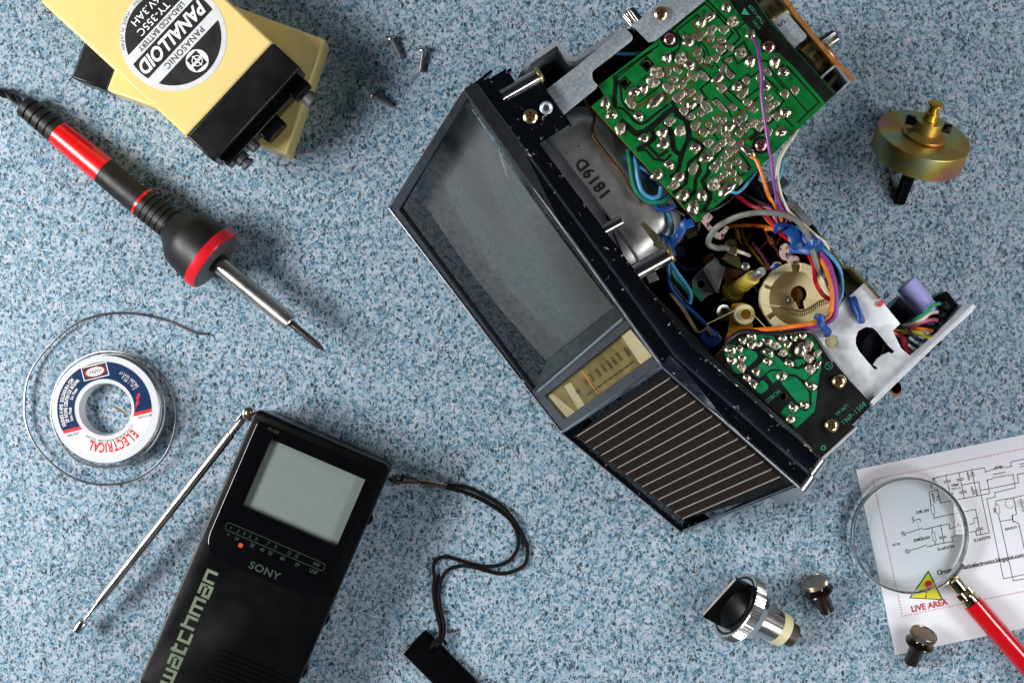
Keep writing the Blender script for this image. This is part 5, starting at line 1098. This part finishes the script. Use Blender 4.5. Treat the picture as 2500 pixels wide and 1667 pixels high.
for i, (o_, q) in enumerate(jl):
    me, p, ang, scl = place(main, o_, q, ZB, False)
    if i < 66:
        o = bpy.data.objects.new('solder_joint', me); COL.objects.link(o); o.parent = main; o.location = p-WP[main.name]; o.rotation_euler = (0, 0, ang); o.scale = scl
    else:
        rest_v.m = 0 if me in JM[:4] else 1
        Mt = Matrix.Translation(p) @ Matrix.Rotation(ang, 4, 'Z') @ Matrix.Diagonal((*scl, 1)); k0 = len(rest_v.v)
        rest_v.add([Mt @ v.co for v in me.vertices], [list(f.vertices) for f in me.polygons])
o = rest_v.build('solder_pads', [M['tin'], M['flux_pad']], main, smooth=60); o['kind'] = 'stuff'

# lower circuit board
ZL = 121.5
low = bird('control_circuit_board', [(1745, 870), (1802, 812), (1828, 806), (1900, 812), (1976, 808), (2004, 842), (2040, 887), (2126, 991), (2003, 1117), (1935, 1040)], [circ(1740+910/z5, 780+980/z5, 8, 18)], ZL, M['board_edge'])
def G2(pts, r=3): 
    zi[0] += 1e-6; m.flat([P(x, y, ZL)+UP*0.00005 for x, y in rnd([(OF[0]+a/z5, OF[1]+b/z5) for a, b in pts], r, 3)])
m = MB()
for pts in ([(150, 400), (240, 310), (400, 365), (545, 410), (580, 455), (560, 500), (350, 690), (290, 680), (160, 490)], [(430, 260), (480, 190), (560, 185), (780, 220), (850, 330), (868, 370), (800, 395), (700, 335), (620, 290), (450, 310)],
            [(610, 400), (660, 375), (760, 420), (950, 590), (1080, 640), (1180, 610), (1310, 650), (1180, 780), (1060, 700), (960, 700), (860, 635), (740, 630), (600, 745), (500, 690), (640, 520), (740, 500), (620, 430)], [(680, 700), (750, 655), (850, 650), (900, 720), (830, 775), (770, 815)],
            [(870, 800), (950, 715), (1060, 735), (1160, 830), (1225, 930), (1235, 1070), (1120, 1090), (1040, 1010)], [(500, 870), (640, 770), (710, 840), (710, 880), (620, 950)], [(1040, 515), (1170, 500), (1180, 565), (1130, 560), (1120, 590), (1060, 600)],
            [(1190, 190), (1240, 180), (1385, 400), (1385, 640), (1360, 700), (1300, 1170), (1065, 1385), (865, 1185), (1000, 1040), (1180, 1180), (1262, 1090), (1262, 900), (1190, 790), (1345, 650), (1300, 380), (1170, 240)], [(960, 440), (1000, 430), (1000, 480), (960, 480)], [(870, 290), (960, 250), (1000, 330), (960, 420), (880, 400)], [(1060, 160), (1180, 150), (1190, 190), (1080, 260)]):
    G2(pts)
m.m = 1
dd = U(850, 910, ZL, OF, z5)-U(690, 1040, ZL, OF, z5)
m.text('DISCH', U(768, 978, ZL, OF, z5)+UP*0.00008, dd, 52*S/z5*.85, space=1.1)
m.text('TNP-1508', P(2084, 1009, ZL)+UP*0.00008, P(2111, 983, ZL)-P(2055, 1034, ZL), 12*S*.85, xs=0.9, space=1.2); m.text('TP-N71', P(2056, 1000, ZL)+UP*0.00008, P(2111, 983, ZL)-P(2055, 1034, ZL), 8*S*.85, space=1.1)
m.disc(U(1480, 590, ZL, OF, z5)+UP*0.00008, Vector((42*S/z5, 0, 0)), Vector((0, 42*S/z5, 0)), 24, r0=0.85); m.text('2', U(1480, 590, ZL, OF, z5)+UP*0.00008, dd, 36*S/z5)
m.disc(P(2010, 1093, ZL)+UP*0.00008, Vector((5.5*S, 0, 0)), Vector((0, 5.5*S, 0)), 20, r0=0.55)
m.build('track_pattern', [M['pcb_green_b'], M['print_green']], low, smooth=0, recalc=False)
for q in sF:
    me, p, ang, scl = place(low, OF, q, ZL, True); scl = tuple(v_*1.1 for v_ in scl)
    o = bpy.data.objects.new('solder_joint', me); COL.objects.link(o); o.parent = low; o.location = p-WP[low.name]; o.rotation_euler = (0, 0, ang); o.scale = scl

# aluminium side plate with the two openings, folded arm
OG = (2040, 650); sG = 4.3556
cap = [(215, 760), (240, 690), (320, 645), (400, 655), (450, 700), (560, 840), (630, 905), (600, 930), (570, 912), (500, 940), (440, 985), (400, 1045), (450, 1080), (420, 1100), (340, 1010), (250, 900), (215, 830)]
m = MB(); m.plate([(1962, 812), (2048, 744), (2112, 690), (2150, 731), (2198, 790), (2180, 808), (2200, 850), (2222, 868), (2288, 812), (2356, 748), (2378, 757), (2127, 985), (2000, 850)], [circ(2029, 834, 16, 24), [(OG[0]+x/sG, OG[1]+y/sG) for x, y in cap]], 118, 1.2, bev=0.00015)
m.build('side_plate', M['aluminium'], tv, smooth=30)
def rail(path, w, z0, z1, name, mt):
    m = MB(); pts = [P(x, y, z1) for x, y in path]; d = (pts[-1]-pts[0]).normalized(); q = UP.cross(d)*w/2000
    m.prism([pts[0]+q, pts[0]-q, pts[-1]-q, pts[-1]+q], (0, 0, -(z1-z0)/1000)); return m.build(name, mt, tv, bevel=0.4)
rail([(2128, 986), (2380, 744)], 2.0, 100, 121, 'plate_flange', M['aluminium'])
rail([(2006, 1120), (2092, 1042)], 1.4, 96, 119, 'lower_flange', M['aluminium'])
m = MB(); m.disc(P(2188, 950, 88), Vector((12*S, 0, 0)), Vector((0, 16*S, 0)), 24); m.prism([P(x, y, 88) for x, y in circ(2188, 945, 13, 20, 16)], (0, 0, -0.002)); m.build('ceramic_capacitor', M['board_edge'], tv)
m = MB(); m.plate([(1985, 800), (2010, 788), (2040, 800), (2046, 850), (2020, 862), (1995, 850)], [], 108, 1); m.build('cream_spacer', M['cream'], tv)
# upright olive sheet on the right
sheetwall(rnd([(1990, 590), (2027, 606), (2057, 652), (2078, 653), (2098, 672), (2150, 730)], 5, 3), 70, 120, 1.0, 'rear_sheet', M['olive_metal'])
m = MB(); m.plate([(2044, 655), (2060, 655), (2080, 657), (2100, 678), (2112, 690), (2050, 742), (2040, 740)], [], 104, 1.0); m.build('rear_shelf', M['olive_metal'], tv)
m = MB(); m.dome(P(2149, 740, 118), Vector((0.5, -0.4, 0.3)).normalized(), 0.0018, 0.0012, 16); m.build('red_lacquer', M['red_print'], tv)
# capacitors beyond the plate
a_ = P(2212, 692, 104); b_ = P(2268, 762, 104); m = MB(); L_ = (b_-a_).length; m.lathe([(-0.0004, 0.0035), (0, 0.0045), (0.001, 0.0048), (L_*0.78, 0.0048), (L_*0.80, 0.0044), (L_*0.83, 0.0048), (L_, 0.0048), (L_+0.0008, 0.004)], a_, b_-a_, 40); cp_ = m.build('electrolytic_capacitor', M['purple_cap'], tv)
a_ = P(2172, 745, 86); b_ = P(2235, 800, 86); m = MB(); L_ = (b_-a_).length; m.lathe([(0, 0.0055), (0.001, 0.006), (L_, 0.006)], a_, b_-a_, 32); m.build('electrolytic_capacitor', M['dark_cap'], tv)
a_ = P(2100, 850, 92); b_ = P(2165, 835, 92); m = MB(); m.lathe([(0, 0.007), (0.02, 0.007)], P(2120, 850, 84), UP, 32); m.lathe([(0, 0.009), (0.022, 0.009)], P(2140, 825, 78), UP, 32); m.build('electrolytic_capacitor', M['dark_cap'], tv)
m = MB(); m.plate([(2280, 725), (2312, 710), (2341, 745), (2290, 800), (2268, 770)], [], 104, 14); m.build('connector', M['black_plastic'], tv, bevel=0.4)
m = MB(); m.plate([(2225, 775), (2290, 715), (2300, 722), (2262, 800), (2200, 806)], [], 96, 6); m.build('connector_shroud', M['dark_grey'], tv, bevel=0.4)
WZ = lambda L_, r_, nm, z0=None: None
def wire(color, pts, r_=0.00078, k=6, name='wire'):
    r_ *= 0.84; pts = [p+Vector((random.uniform(-1, 1), random.uniform(-1, 1), random.uniform(-1, 1)))*0.0003 if 0 < i < len(pts)-1 else p for i, p in enumerate(pts)]; m = MB(); m.tube(smoothpts(pts, k), r_, 10); return m.build(name, M['wire_'+color], tv)
def WG(color, pts, z=(108, 112), r_=0.00095):
    n = len(pts); wire(color, [U(x, y, z[0]+(z[1]-z[0])*i/(n-1)+3.0*math.sin(math.pi*i/(n-1)), OG, sG) for i, (x, y) in enumerate(pts)], r_)
WG('green', [(720, 640), (820, 580), (950, 500), (1040, 425), (1110, 395)]); WG('white', [(690, 650), (800, 605), (920, 560), (1000, 500), (1085, 485)]); WG('pink', [(700, 680), (800, 640), (930, 590), (1020, 570), (1082, 572)])
WG('orange', [(700, 670), (800, 668), (920, 668), (1030, 685)]); WG('yellow', [(640, 685), (740, 700), (860, 700), (960, 740), (1040, 768)], (110, 112)); WG('black', [(650, 650), (740, 660), (800, 720), (880, 780), (990, 810)], (113, 112), 0.0011); WG('red', [(615, 700), (690, 740), (740, 840), (840, 940)], (111, 109), 0.0011)
WG('brown', [(640, 720), (740, 780), (830, 830), (930, 890)], (107, 107)); WG('black', [(700, 640), (900, 640), (1060, 640), (1130, 560)], (105, 106), 0.0014); WG('black', [(640, 740), (720, 860), (800, 930)], (105, 106), 0.0012)
for x, y in ((850, 945), (935, 885), (990, 815), (1060, 770), (1050, 690), (1095, 575), (1110, 490), (1150, 400)):
    m = MB(); m.lathe([(0, 0.0012), (0.0006, 0.0016), (0.004, 0.0016)], U(x, y, 110, OG, sG), (0.5, -0.4, -0.7), 14); m.build('wire_boot', M['rubber'], tv)

# edge board with potentiometers
sheetwall([(1905, -20), (1950, 42), (2028, 138), (2076, 185), (2083, 197)], 70, 119, 1.5, 'edge_board', M['board_edge'])
sheetwall([(1893, -20), (1940, 42), (2000, 110), (2030, 146)], 90, 118, 1.0, 'pot_frame', M['brass'])
dp = (P(1943, 42, 110)-P(2028, 138, 110)); pn = Vector((-dp.y, dp.x, 0)).normalized(); pn = pn if pn.x > 0 else -pn
for x, y in ((1888, 26), (1996, 140)):
    c_ = P(x, y, 102)
    m = MB(); m.lathe([(-0.0055, 0.0040), (-0.0055, 0.0078), (-0.0048, 0.0085), (0.0035, 0.0085)], c_, pn, 56); m.build('potentiometer', M['brass'], tv)
    m = MB(); m.lathe([(0.0035, 0.0082), (0.0046, 0.0082)], c_, pn, 40); m.build('potentiometer_wafer', M['copper_plate'], tv)
    m = MB(); m.box(c_-pn*0.0020+UP*0.0086, pn*0.0011, UP.cross(pn)*0.0018, UP*0.0004); m.build('potentiometer_tab', M['olive_metal'], tv)
m = MB(); m.plate(rnd([(1884, 52), (1920, 29), (1970, 88), (1966, 96), (1944, 112), (1941, 120)], [2, 6, 7, 7, 4, 2], 4), [], 118.6, 1.0)
m.build('end_bracket', M['steel'], tv, bevel=0.12); m = MB(); m.text('S', P(1908, 58, 118.8), P(1899, 46, 118)-P(1914, 66, 118), 0.0034); m.build('bracket_mark', M['dark_grey'], tv, smooth=0, recalc=False)
sheetwall(rnd([(2005, 190), (2037, 162), (2044, 162), (2075, 200), (2044, 230)], 3, 3), 85, 118, 0.9, 'corner_bracket', M['steel'])
m = MB(); m.plate([(2010, 190), (2038, 166), (2072, 200), (2044, 226)], [], 100, 1); m.build('corner_shelf', M['dark_grey'], tv)
m = MB(); a_ = P(2022, 212, 109); b_ = P(2042, 187, 109); L_ = (b_-a_).length; pr = []; i = 0
while i*0.0006 < L_: pr += [(i*0.0006, 0.0010), (i*0.0006+0.0003, 0.0013)]; i += 1
m.lathe(pr, a_, b_-a_, 16); m.build('threaded_stud', M['brass'], tv)

# mechanism in the middle: photo coordinates of two enlargements
OH = (1690, 500); OK_ = (1500, 380); sK = 3.0156
def Hh(x, y, z): return U(x, y, z, OH, z5)
def Kk(x, y, z): return U(x, y, z, OK_, sK)
def platH(pts, holes, z, th, name, mt, bev=0.0, o=OH, s_=z5):
    m = MB(); m.plate([(o[0]+x/s_, o[1]+y/s_) for x, y in pts], [[(o[0]+x/s_, o[1]+y/s_) for x, y in h_] for h_ in holes], z, th); return m.build(name, mt, tv, smooth=30, bevel=bev)
platH([(100, 190), (205, 100), (272, 158), (212, 225), (262, 292), (215, 335), (150, 255)], [], 104, 0.6, 'terminal_strip', M['speckle_cap'])
platH([(270, 400), (310, 345), (345, 358), (430, 272), (472, 292), (395, 430), (355, 446), (300, 430)], [], 102, 0.6, 'terminal_strip', M['speckle_cap'])
platH(circ(1190, 600, 78, 20, 108), [], 102, 0.8, 'mica_washer', M['speckle_cap']); platH(circ(1285, 700, 82, 20, 54), [], 103.2, 0.8, 'mica_washer', M['speckle_cap']); platH(circ(1085, 770, 60, 20, 44), [], 100, 0.8, 'mica_washer', M['speckle_cap'])
platH([(0, 960), (180, 770), (300, 670), (340, 700), (350, 760), (420, 800), (330, 1100), (200, 1160), (110, 1240), (0, 1090)], [circ(115, 1012, 50, 16)], 98, 12, 'tuner_box', M['chrome_dull'], 0.3)
platH([(0, 1000), (30, 1030), (145, 1180), (110, 1235), (0, 1100)], [], 99, 0.6, 'green_lacquer', M['pcb_green_b'])
m = MB(); m.ribbon([Hh(130, 840, 99), Hh(180, 830, 99), Hh(330, 1120, 99)], 0.0014); m.prism([Hh(130, 840, 98.5), Hh(165, 830, 98.5), Hh(330, 1120, 98.5), Hh(300, 1130, 98.5)], (0, 0, 0.004)); m.build('tuner_rib', M['dark_grey'], tv)
platH([(360, 870), (395, 790), (600, 830), (665, 870), (430, 992)], [], 95, 1.0, 'copper_plate', M['copper_plate'])
platH([(385, 690), (430, 615), (520, 660), (605, 660), (615, 740), (645, 800), (700, 830), (690, 850), (500, 765)], [], 101, 1.2, 'cable_bracket', M['olive_metal'], 0.2)
platH([(455, 540), (590, 545), (600, 590), (560, 660), (450, 610)], [], 105, 3.5, 'cable_clip', M['brass'], 0.5)
c_ = Hh(682, 785, 101); m = MB(); m.dome(c_, UP, 0.0020, 0.0010, 20); m.m = 1; m.box(c_+UP*0.001, Vector((.0008, .0004, 0)), Vector((-.0001, .0002, 0)), UP*.0002); m.build('screw', [M['chrome_dull'], M['screw_slot']], tv)
wire('white', [Hh(x, y, z) for x, y, z in ((580, 590, 106), (650, 610, 106), (730, 650, 103))], 0.0009)
wire('grey', [Hh(x, y, z) for x, y, z in ((470, 565, 105), (400, 558, 105), (300, 548, 105), (222, 520, 106), (215, 440, 108), (290, 320, 110), (400, 225, 113), (600, 145, 117), (850, 100, 121), (1100, 110, 123), (1300, 190, 124), (1430, 310, 124), (1510, 460, 123), (1560, 640, 120), (1620, 800, 118), (1690, 900, 114), (1730, 1010, 108))], 0.0015, name='grey_cable')
# yellow gear on its shaft
a_ = Hh(500, 1120, 88); b_ = Hh(800, 910, 106); d_ = (b_-a_).normalized(); L_ = (b_-a_).length
m = MB(); m.lathe([(-0.0005, 0.0035), (0, 0.0044), (0.0032, 0.0044), (0.0034, 0.0035)], a_, d_, 44, ripple=((1, 2), 0.0006)); m.lathe([(0.003, 0.0032), (L_*0.55, 0.0034), (L_*0.56, 0.0031), (L_*0.93, 0.0031), (L_*0.94, 0.0026)], a_, d_, 40); m.build('pinion_gear', M['yellow_gear'], tv)
m = MB(); m.lathe([(L_*0.9, 0.0020), (L_*1.28, 0.0020), (L_*1.30, 0.0018)], a_, d_, 32); m.build('pinion_shaft', M['chrome_dull'], tv)
# big cream dial-cord wheel
cw = (1944, 728)
def ringpl(r0, r1, z, th, name, mt, a0=0, a1=360, bev=0.25, key=None):
    pts = [(cw[0]+r1*math.cos(math.radians(a)), cw[1]+r1*math.sin(math.radians(a))) for a in [a0+(a1-a0)*i/72 for i in range(73 if a1-a0 < 360 else 72)]]
    hol = []
    if a1-a0 < 360: pts += [(cw[0]+r0*math.cos(math.radians(a)), cw[1]+r0*math.sin(math.radians(a))) for a in [a1-(a1-a0)*i/72 for i in range(73)]]
    elif r0 > 0: hol = [circ(cw[0], cw[1], r0, 72)]
    m = MB(); m.plate(pts, hol+(key or []), z, th); return m.build(name, mt, tv, smooth=30, bevel=bev)
keyh = [(cw[0]+7+21*math.cos(a)*1.0, cw[1]-10+21*math.sin(a)) for a in [math.radians(130-i*17.3) for i in range(16)]]
keyh = [(1934, 735)]
keyh = [(1951+21*math.cos(math.radians(t)), 718+21*math.sin(math.radians(t))) for t in range(115, 425, 15)]+[(1966, 755), (1950, 755)]
ringpl(0, 88, 98, 3, 'cord_wheel', M['cream'], key=[keyh]); ringpl(66, 87, 104.5, 6, 'wheel_rim', M['cream'], 205, 262); ringpl(66, 87, 104.5, 6, 'wheel_rim', M['cream'], 278, 310); ringpl(66, 87, 104.5, 6, 'wheel_rim', M['cream'], 150, 198); ringpl(66, 87, 104.5, 6, 'wheel_rim', M['cream'], 108, 140); ringpl(82, 87.5, 102.5, 4, 'wheel_rim', M['cream'], 0, 359.9)
m = MB(); m.lathe([(0, 0.0050), (0.006, 0.0050)], P(1951, 722, 84), UP, 24); m.build('wheel_hub', M['bronze'], tv)
m = MB(); m.dome(P(1928, 733, 98), UP, 0.0016, 0.0012, 20); m.build('screw', M['chrome_dull'], tv)
pts = []
for i in range(20*9):
    t = i/(20*9); x = 1921+(2024-1921)*t; y = 755+10*math.sin(math.pi*min(1, t*1.3))*1.0-22*max(0, t-0.35)/0.65
    a_ = i*2*math.pi/9; pts.append(P(x, y, 106)+Vector((0.25*math.cos(a_), math.cos(a_), 0)).normalized()*0.0010*math.cos(a_)*(1 if math.cos(a_) > 0 else 1)*0+Vector((0.0, 0.0013*math.cos(a_), 0.0013*math.sin(a_))))
m = MB(); m.tube(pts, 0.00028, 5); m.tube([P(1905, 747, 106), P(1921, 755, 106)], 0.0006, 6); m.build('tension_spring', M['brass'], tv)
m = MB()
for a_, b_ in (((1866, 744), (1905, 748)), ((1726, 791), (1793, 758)), ((1842, 770), (1872, 802))): m.tube([P(*a_, 106), P(*b_, 106)], 0.00022, 6)
m.build('dial_cord', M['cream'], tv)
m = MB(); m.plate(rnd([(1787, 742), (1812, 739), (1830, 744), (1839, 800), (1801, 812), (1772, 850), (1768, 835), (1777, 808)], 4, 3), [], 100, 1.0); m.build('roller_bracket', M['orange_plate'], tv)
m = MB(); m.lathe([(0, 0.0042), (0.001, 0.0045), (0.0025, 0.0036), (0.004, 0.0045), (0.0052, 0.0042)], P(1814, 768, 101), UP, 44); m.build('cord_roller', M['cream'], tv)
m = MB(); m.lathe([(0, 0.0022), (0.0015, 0.0022), (0.0018, 0.0020)], P(1820, 767, 106), UP, 32); m.build('roller_pin', M['gold'], tv)
platH([(400, 1010), (430, 1020), (520, 1120), (600, 1260), (620, 1295), (640, 1290), (690, 1250), (735, 1310), (715, 1330), (680, 1280), (625, 1310), (590, 1290), (500, 1140)], [], 110, 0.8, 'spring_clip', M['brass'], 0, OK_, sK)
platH([(620, 1340), (640, 1290), (700, 1260), (770, 1300), (800, 1350), (760, 1400), (680, 1420)], [], 104, 3, 'blue_insulator', M['wire_blue'], 0.8, OK_, sK)
# dark plates at the right edge of the bay
m = MB(); m.plate([(1918, 496), (1934, 486), (1988, 543), (1975, 553)], [], 116, 1.2); m.build('rear_plate', M['chrome_dull'], tv, smooth=30)
m = MB(); m.plate([(1856, 450), (1914, 431), (1931, 450), (1870, 483)], [], 108, 8); m.build('rear_block', M['bezel_grey'], tv, bevel=0.3)
m = MB(); m.plate([(1880, 880-60), (1890, 820), (1930, 800), (1920, 840)], [], 60, 2); m.build('floor_plate', M['copper_plate'], tv)
m = MB(); m.lathe([(0, 0.0035), (0.004, 0.0035), (0.004, 0.002), (0.002, 0.0018)], Hh(350, 1390, 92), (0.4, 0.1, 1), 24); m.build('bush', M['chrome_dull'], tv)

# ---- wiring over and between the boards
def WP_(o, s_, pts): return [U(x, y, z, o, s_) for x, y, z in pts]
wire('purple', WP_(OB, z5, [(1030, 490, 122.5), (1075, 560, 125), (1112, 660, 127), (1132, 820, 128), (1150, 1000, 129), (1152, 1200, 129), (1160, 1380, 129), (1185, 1568, 128.5), (1235, 1854, 128), (1262, 2054, 127), (1300, 2300, 126), (1345, 2540, 124), (1440, 2720, 122), (1520, 2820, 120)]), 0.00085)
wire('orange', WP_(OC, z5, [(1010, 750, 122.5), (1060, 790, 124), (1110, 880, 125), (1180, 1060, 125), (1250, 1250, 124), (1300, 1350, 122), (1350, 1470, 119), (1400, 1560, 115)]), 0.00088)
wire('white', WP_(OC, z5, [(1600, 400, 116), (1540, 510, 120), (1450, 640, 123), (1370, 790, 124), (1345, 960, 124), (1355, 1100, 124), (1400, 1270, 123), (1480, 1430, 122), (1568, 1520, 122), (1700, 1640, 122), (1860, 1760, 122), (1960, 1850, 121)]), 0.00088)
wire('lblue', WP_(OC, z5, [(1430, 760, 117), (1400, 880, 118), (1370, 1000, 119), (1330, 1130, 120), (1325, 1270, 120), (1350, 1400, 119), (1420, 1500, 117)]), 0.0008)
wire('lblue', WP_(OC, z5, [(760, 1195, 122), (830, 1200, 122.5), (920, 1140, 121), (1010, 1030, 120), (1080, 930, 117)]), 0.0008)
wire('black', WP_(OC, z5, [(385, 1445, 122), (470, 1440, 122), (600, 1400, 121), (720, 1310, 118), (800, 1230, 115)]), 0.0007)
wire('black', WP_(OC, z5, [(860, 1190, 112), (1000, 1260, 112), (1150, 1330, 111), (1300, 1400, 110)]), 0.0008)
wire('red', WP_(OC, z5, [(800, 1220, 112), (900, 1290, 112), (1000, 1360, 112), (1120, 1430, 111), (1260, 1570, 111), (1360, 1700, 112), (1500, 1810, 112)]), 0.0011)
wire('pink', WP_(OC, z5, [(1110, 1380, 108), (1200, 1390, 110), (1290, 1470, 110), (1330, 1600, 110), (1400, 1700, 111)]), 0.0011)
wire('yellow', WP_(OH, z5, [(880, 60, 104), (950, 190, 106), (1050, 290, 107), (1170, 370, 107), (1290, 450, 106)]), 0.0009)
wire('orange', WP_(OH, z5, [(400, 290, 80), (560, 262, 84), (760, 258, 88), (960, 290, 95), (1060, 320, 100)]), 0.0010)
wire('orange', WP_(OH, z5, [(940, 310, 104), (1000, 305, 106), (1060, 315, 107)]), 0.0012)
wire('pink', WP_(OH, z5, [(770, 490, 84), (850, 590, 86), (930, 700, 88), (1000, 830, 90)]), 0.0010)
wire('yellow', WP_(OH, z5, [(640, 290, 70), (650, 400, 76), (740, 540, 84), (880, 720, 88), (960, 830, 88)]), 0.0007)
wire('brown', WP_(OH, z5, [(1000, 490, 74), (1040, 600, 78), (1010, 720, 80)]), 0.0010)
# bundle leaving the tie, down the right side, back along the lower board
wire('lblue', WP_(OK_, sK, [(1430, 600, 119), (1500, 655, 120), (1580, 725, 120), (1645, 820, 119), (1680, 920, 118), (1668, 1030, 119), (1630, 1110, 118)]), 0.0010)
wire('lblue', WP_(OK_, sK, [(1330, 530, 116), (1420, 590, 118), (1500, 650, 118)]), 0.0010)
wire('purple', WP_(OK_, sK, [(1430, 560, 117), (1500, 690, 119), (1575, 790, 120), (1625, 930, 121), (1640, 1060, 122), (1615, 1180, 123), (1540, 1245, 123.5), (1420, 1268, 122), (1310, 1290, 120), (1240, 1300, 117)]), 0.0012)
wire('orange', WP_(OK_, sK, [(1500, 720, 118), (1560, 830, 120), (1600, 950, 121), (1610, 1070, 122), (1585, 1170, 123), (1500, 1222, 124), (1350, 1250, 124), (1200, 1275, 123.5), (1060, 1282, 122.5), (960, 1290, 120), (890, 1310, 116)]), 0.0012)
wire('orange', WP_(OK_, sK, [(850, 1320, 112), (825, 1370, 110), (830, 1420, 108)]), 0.0012)
wire('red', WP_(OK_, sK, [(1435, 730, 118), (1465, 820, 117), (1485, 930, 114), (1540, 1020, 111), (1600, 1065, 109)]), 0.0012)
wire('white', WP_(OK_, sK, [(1455, 740, 117), (1510, 870, 115), (1560, 980, 112), (1600, 1045, 110)]), 0.0009)
wire('brown', WP_(OK_, sK, [(1520, 720, 116), (1600, 830, 115), (1640, 920, 114), (1680, 1000, 113), (1700, 1040, 112)]), 0.0010)
wire('black', WP_(OK_, sK, [(1530, 700, 117), (1610, 810, 117), (1655, 930, 116), (1650, 1050, 115)]), 0.0011)
wire('black', WP_(OK_, sK, [(790, 1440, 118), (850, 1350, 122), (920, 1300, 123), (1000, 1285, 123), (1120, 1298, 123), (1250, 1308, 123), (1390, 1290, 123), (1450, 1310, 122.5), (1530, 1420, 122), (1600, 1520, 121)]), 0.0011)
wire('white', WP_(OK_, sK, [(1510, 620, 121), (1560, 660, 120), (1600, 720, 118)]), 0.0008)
# left bundle, green and blue
wire('teal', WP_(OK_, sK, [(100, -40, 110), (108, 30, 112), (122, 130, 113), (150, 250, 113), (215, 325, 113), (300, 345, 113), (370, 330, 113), (400, 290, 112)]), 0.0012)
wire('lblue', WP_(OK_, sK, [(120, -30, 108), (165, 60, 113), (170, 160, 114), (205, 260, 114), (270, 310, 114), (330, 290, 114), (345, 230, 114)]), 0.0012)
wire('lblue', WP_(OK_, sK, [(180, 80, 106), (240, 110, 107), (300, 170, 107), (330, 230, 106)]), 0.0010); wire('blue', WP_(OK_, sK, [(190, 150, 104), (260, 180, 105), (330, 240, 105)]), 0.0012); wire('blue', WP_(OK_, sK, [(230, 240, 104), (300, 270, 105), (340, 300, 105)]), 0.0013); wire('teal', WP_(OK_, sK, [(210, 190, 108), (280, 220, 108), (350, 270, 108)]), 0.0010); wire('black', WP_(OK_, sK, [(200, 130, 102), (290, 200, 103), (340, 280, 103)]), 0.0012); wire('black', WP_(OK_, sK, [(210, 260, 102), (260, 300, 103), (360, 330, 104)]), 0.0012)
wire('blue', WP_(OK_, sK, [(325, 330, 111), (318, 385, 111), (360, 400, 112), (440, 375, 112)]), 0.0013); wire('black', WP_(OK_, sK, [(380, 370, 110), (450, 400, 111), (520, 440, 112)]), 0.0012)
wire('lblue', WP_(OK_, sK, [(378, 380, 108), (410, 450, 109), (420, 540, 109), (400, 640, 108), (410, 760, 106), (450, 850, 105), (520, 940, 104), (565, 1020, 104), (552, 1090, 103)]), 0.0012)
wire('teal', WP_(OK_, sK, [(395, 700, 100), (430, 880, 100), (500, 960, 100), (570, 1050, 100)]), 0.0012); wire('blue', WP_(OK_, sK, [(395, 780, 100), (415, 950, 101), (500, 1075, 102), (600, 1175, 103), (680, 1262, 105), (740, 1330, 105)]), 0.0012); wire('black', WP_(OK_, sK, [(370, 800, 98), (430, 960, 98), (540, 1090, 98)]), 0.0012)
wire('teal', WP_(OK_, sK, [(-150, -370, 112)]) + WP_(OK_, sK, [(-100, -330, 112), (-40, -310, 112)]), 0.0008) if False else None
wire('lblue', [P(x, y, z) for x, y, z in ((1490, 126, 108), (1515, 131, 109), (1548, 132, 108), (1570, 130, 106))], 0.0009)
# blue lacing tape
def tape(pts, w_, name='cable_tie'):
    w_ *= 0.78; m = MB(); m.tube(smoothpts([U(x, y, z, OK_, sK) for x, y, z in pts], 6), w_, 10, flat=0.3); m.build(name, M['wire_tie'], tv)
tape([(1180, 545, 112), (1215, 520, 116), (1260, 500, 114)], 0.0026); tape([(1270, 530, 114), (1310, 570, 118), (1340, 640, 119), (1370, 690, 117)], 0.0034); tape([(1290, 690, 116), (1370, 690, 118), (1440, 700, 120), (1500, 670, 121)], 0.0024); tape([(1330, 560, 116), (1390, 590, 119), (1430, 640, 121)], 0.0020)
tape([(1410, 650, 118), (1430, 625, 123), (1490, 630, 125), (1525, 660, 123), (1500, 700, 121), (1440, 715, 119)], 0.0016); tape([(1490, 640, 123), (1520, 615, 122), (1535, 640, 119)], 0.0013); tape([(1420, 680, 122), (1470, 660, 125), (1510, 690, 122)], 0.0015)
tape([(1470, 1200, 122), (1490, 1175, 126), (1540, 1185, 126), (1550, 1215, 123)], 0.0010); tape([(1510, 1190, 126), (1530, 1250, 125), (1575, 1300, 121), (1560, 1330, 119)], 0.0021); tape([(1480, 1190, 124), (1520, 1210, 126), (1550, 1190, 124)], 0.0010)
tape([(1720, 1010, 116), (1745, 1080, 119.5), (1790, 1180, 119.5), (1820, 1250, 117)], 0.0012); tape([(1750, 1005, 116), (1780, 1080, 119.5), (1820, 1180, 119.5), (1835, 1250, 117)], 0.0012)
tape([(335, 580, 108), (370, 600, 110), (440, 605, 110), (490, 560, 110), (510, 490, 110)], 0.0012); tape([(540, 480, 112), (500, 530, 112), (470, 590, 112), (430, 640, 111), (400, 700, 108)], 0.0024); tape([(390, 600, 110), (400, 660, 110), (430, 740, 106)], 0.0022); tape([(580, 490, 113), (530, 510, 113), (490, 520, 112)], 0.0024); tape([(410, 620, 112), (450, 590, 113), (480, 620, 111)], 0.0014)
tape([(1165, 840, 102), (1195, 820, 103), (1220, 830, 102)], 0.0022)
# small tags between front and board
m = MB(); m.plate([(1793, 950), (1830, 975), (1828, 985), (1845, 1000), (1835, 1004), (1800, 970)], [], 112, 1); m.build('speaker_tab', M['speckle_cap'], tv)
m = MB(); m.plate([(1955, 1080), (1965, 1076), (1993, 1103), (1985, 1108)], [], 112, 1); m.build('speaker_tab', M['speckle_cap'], tv)
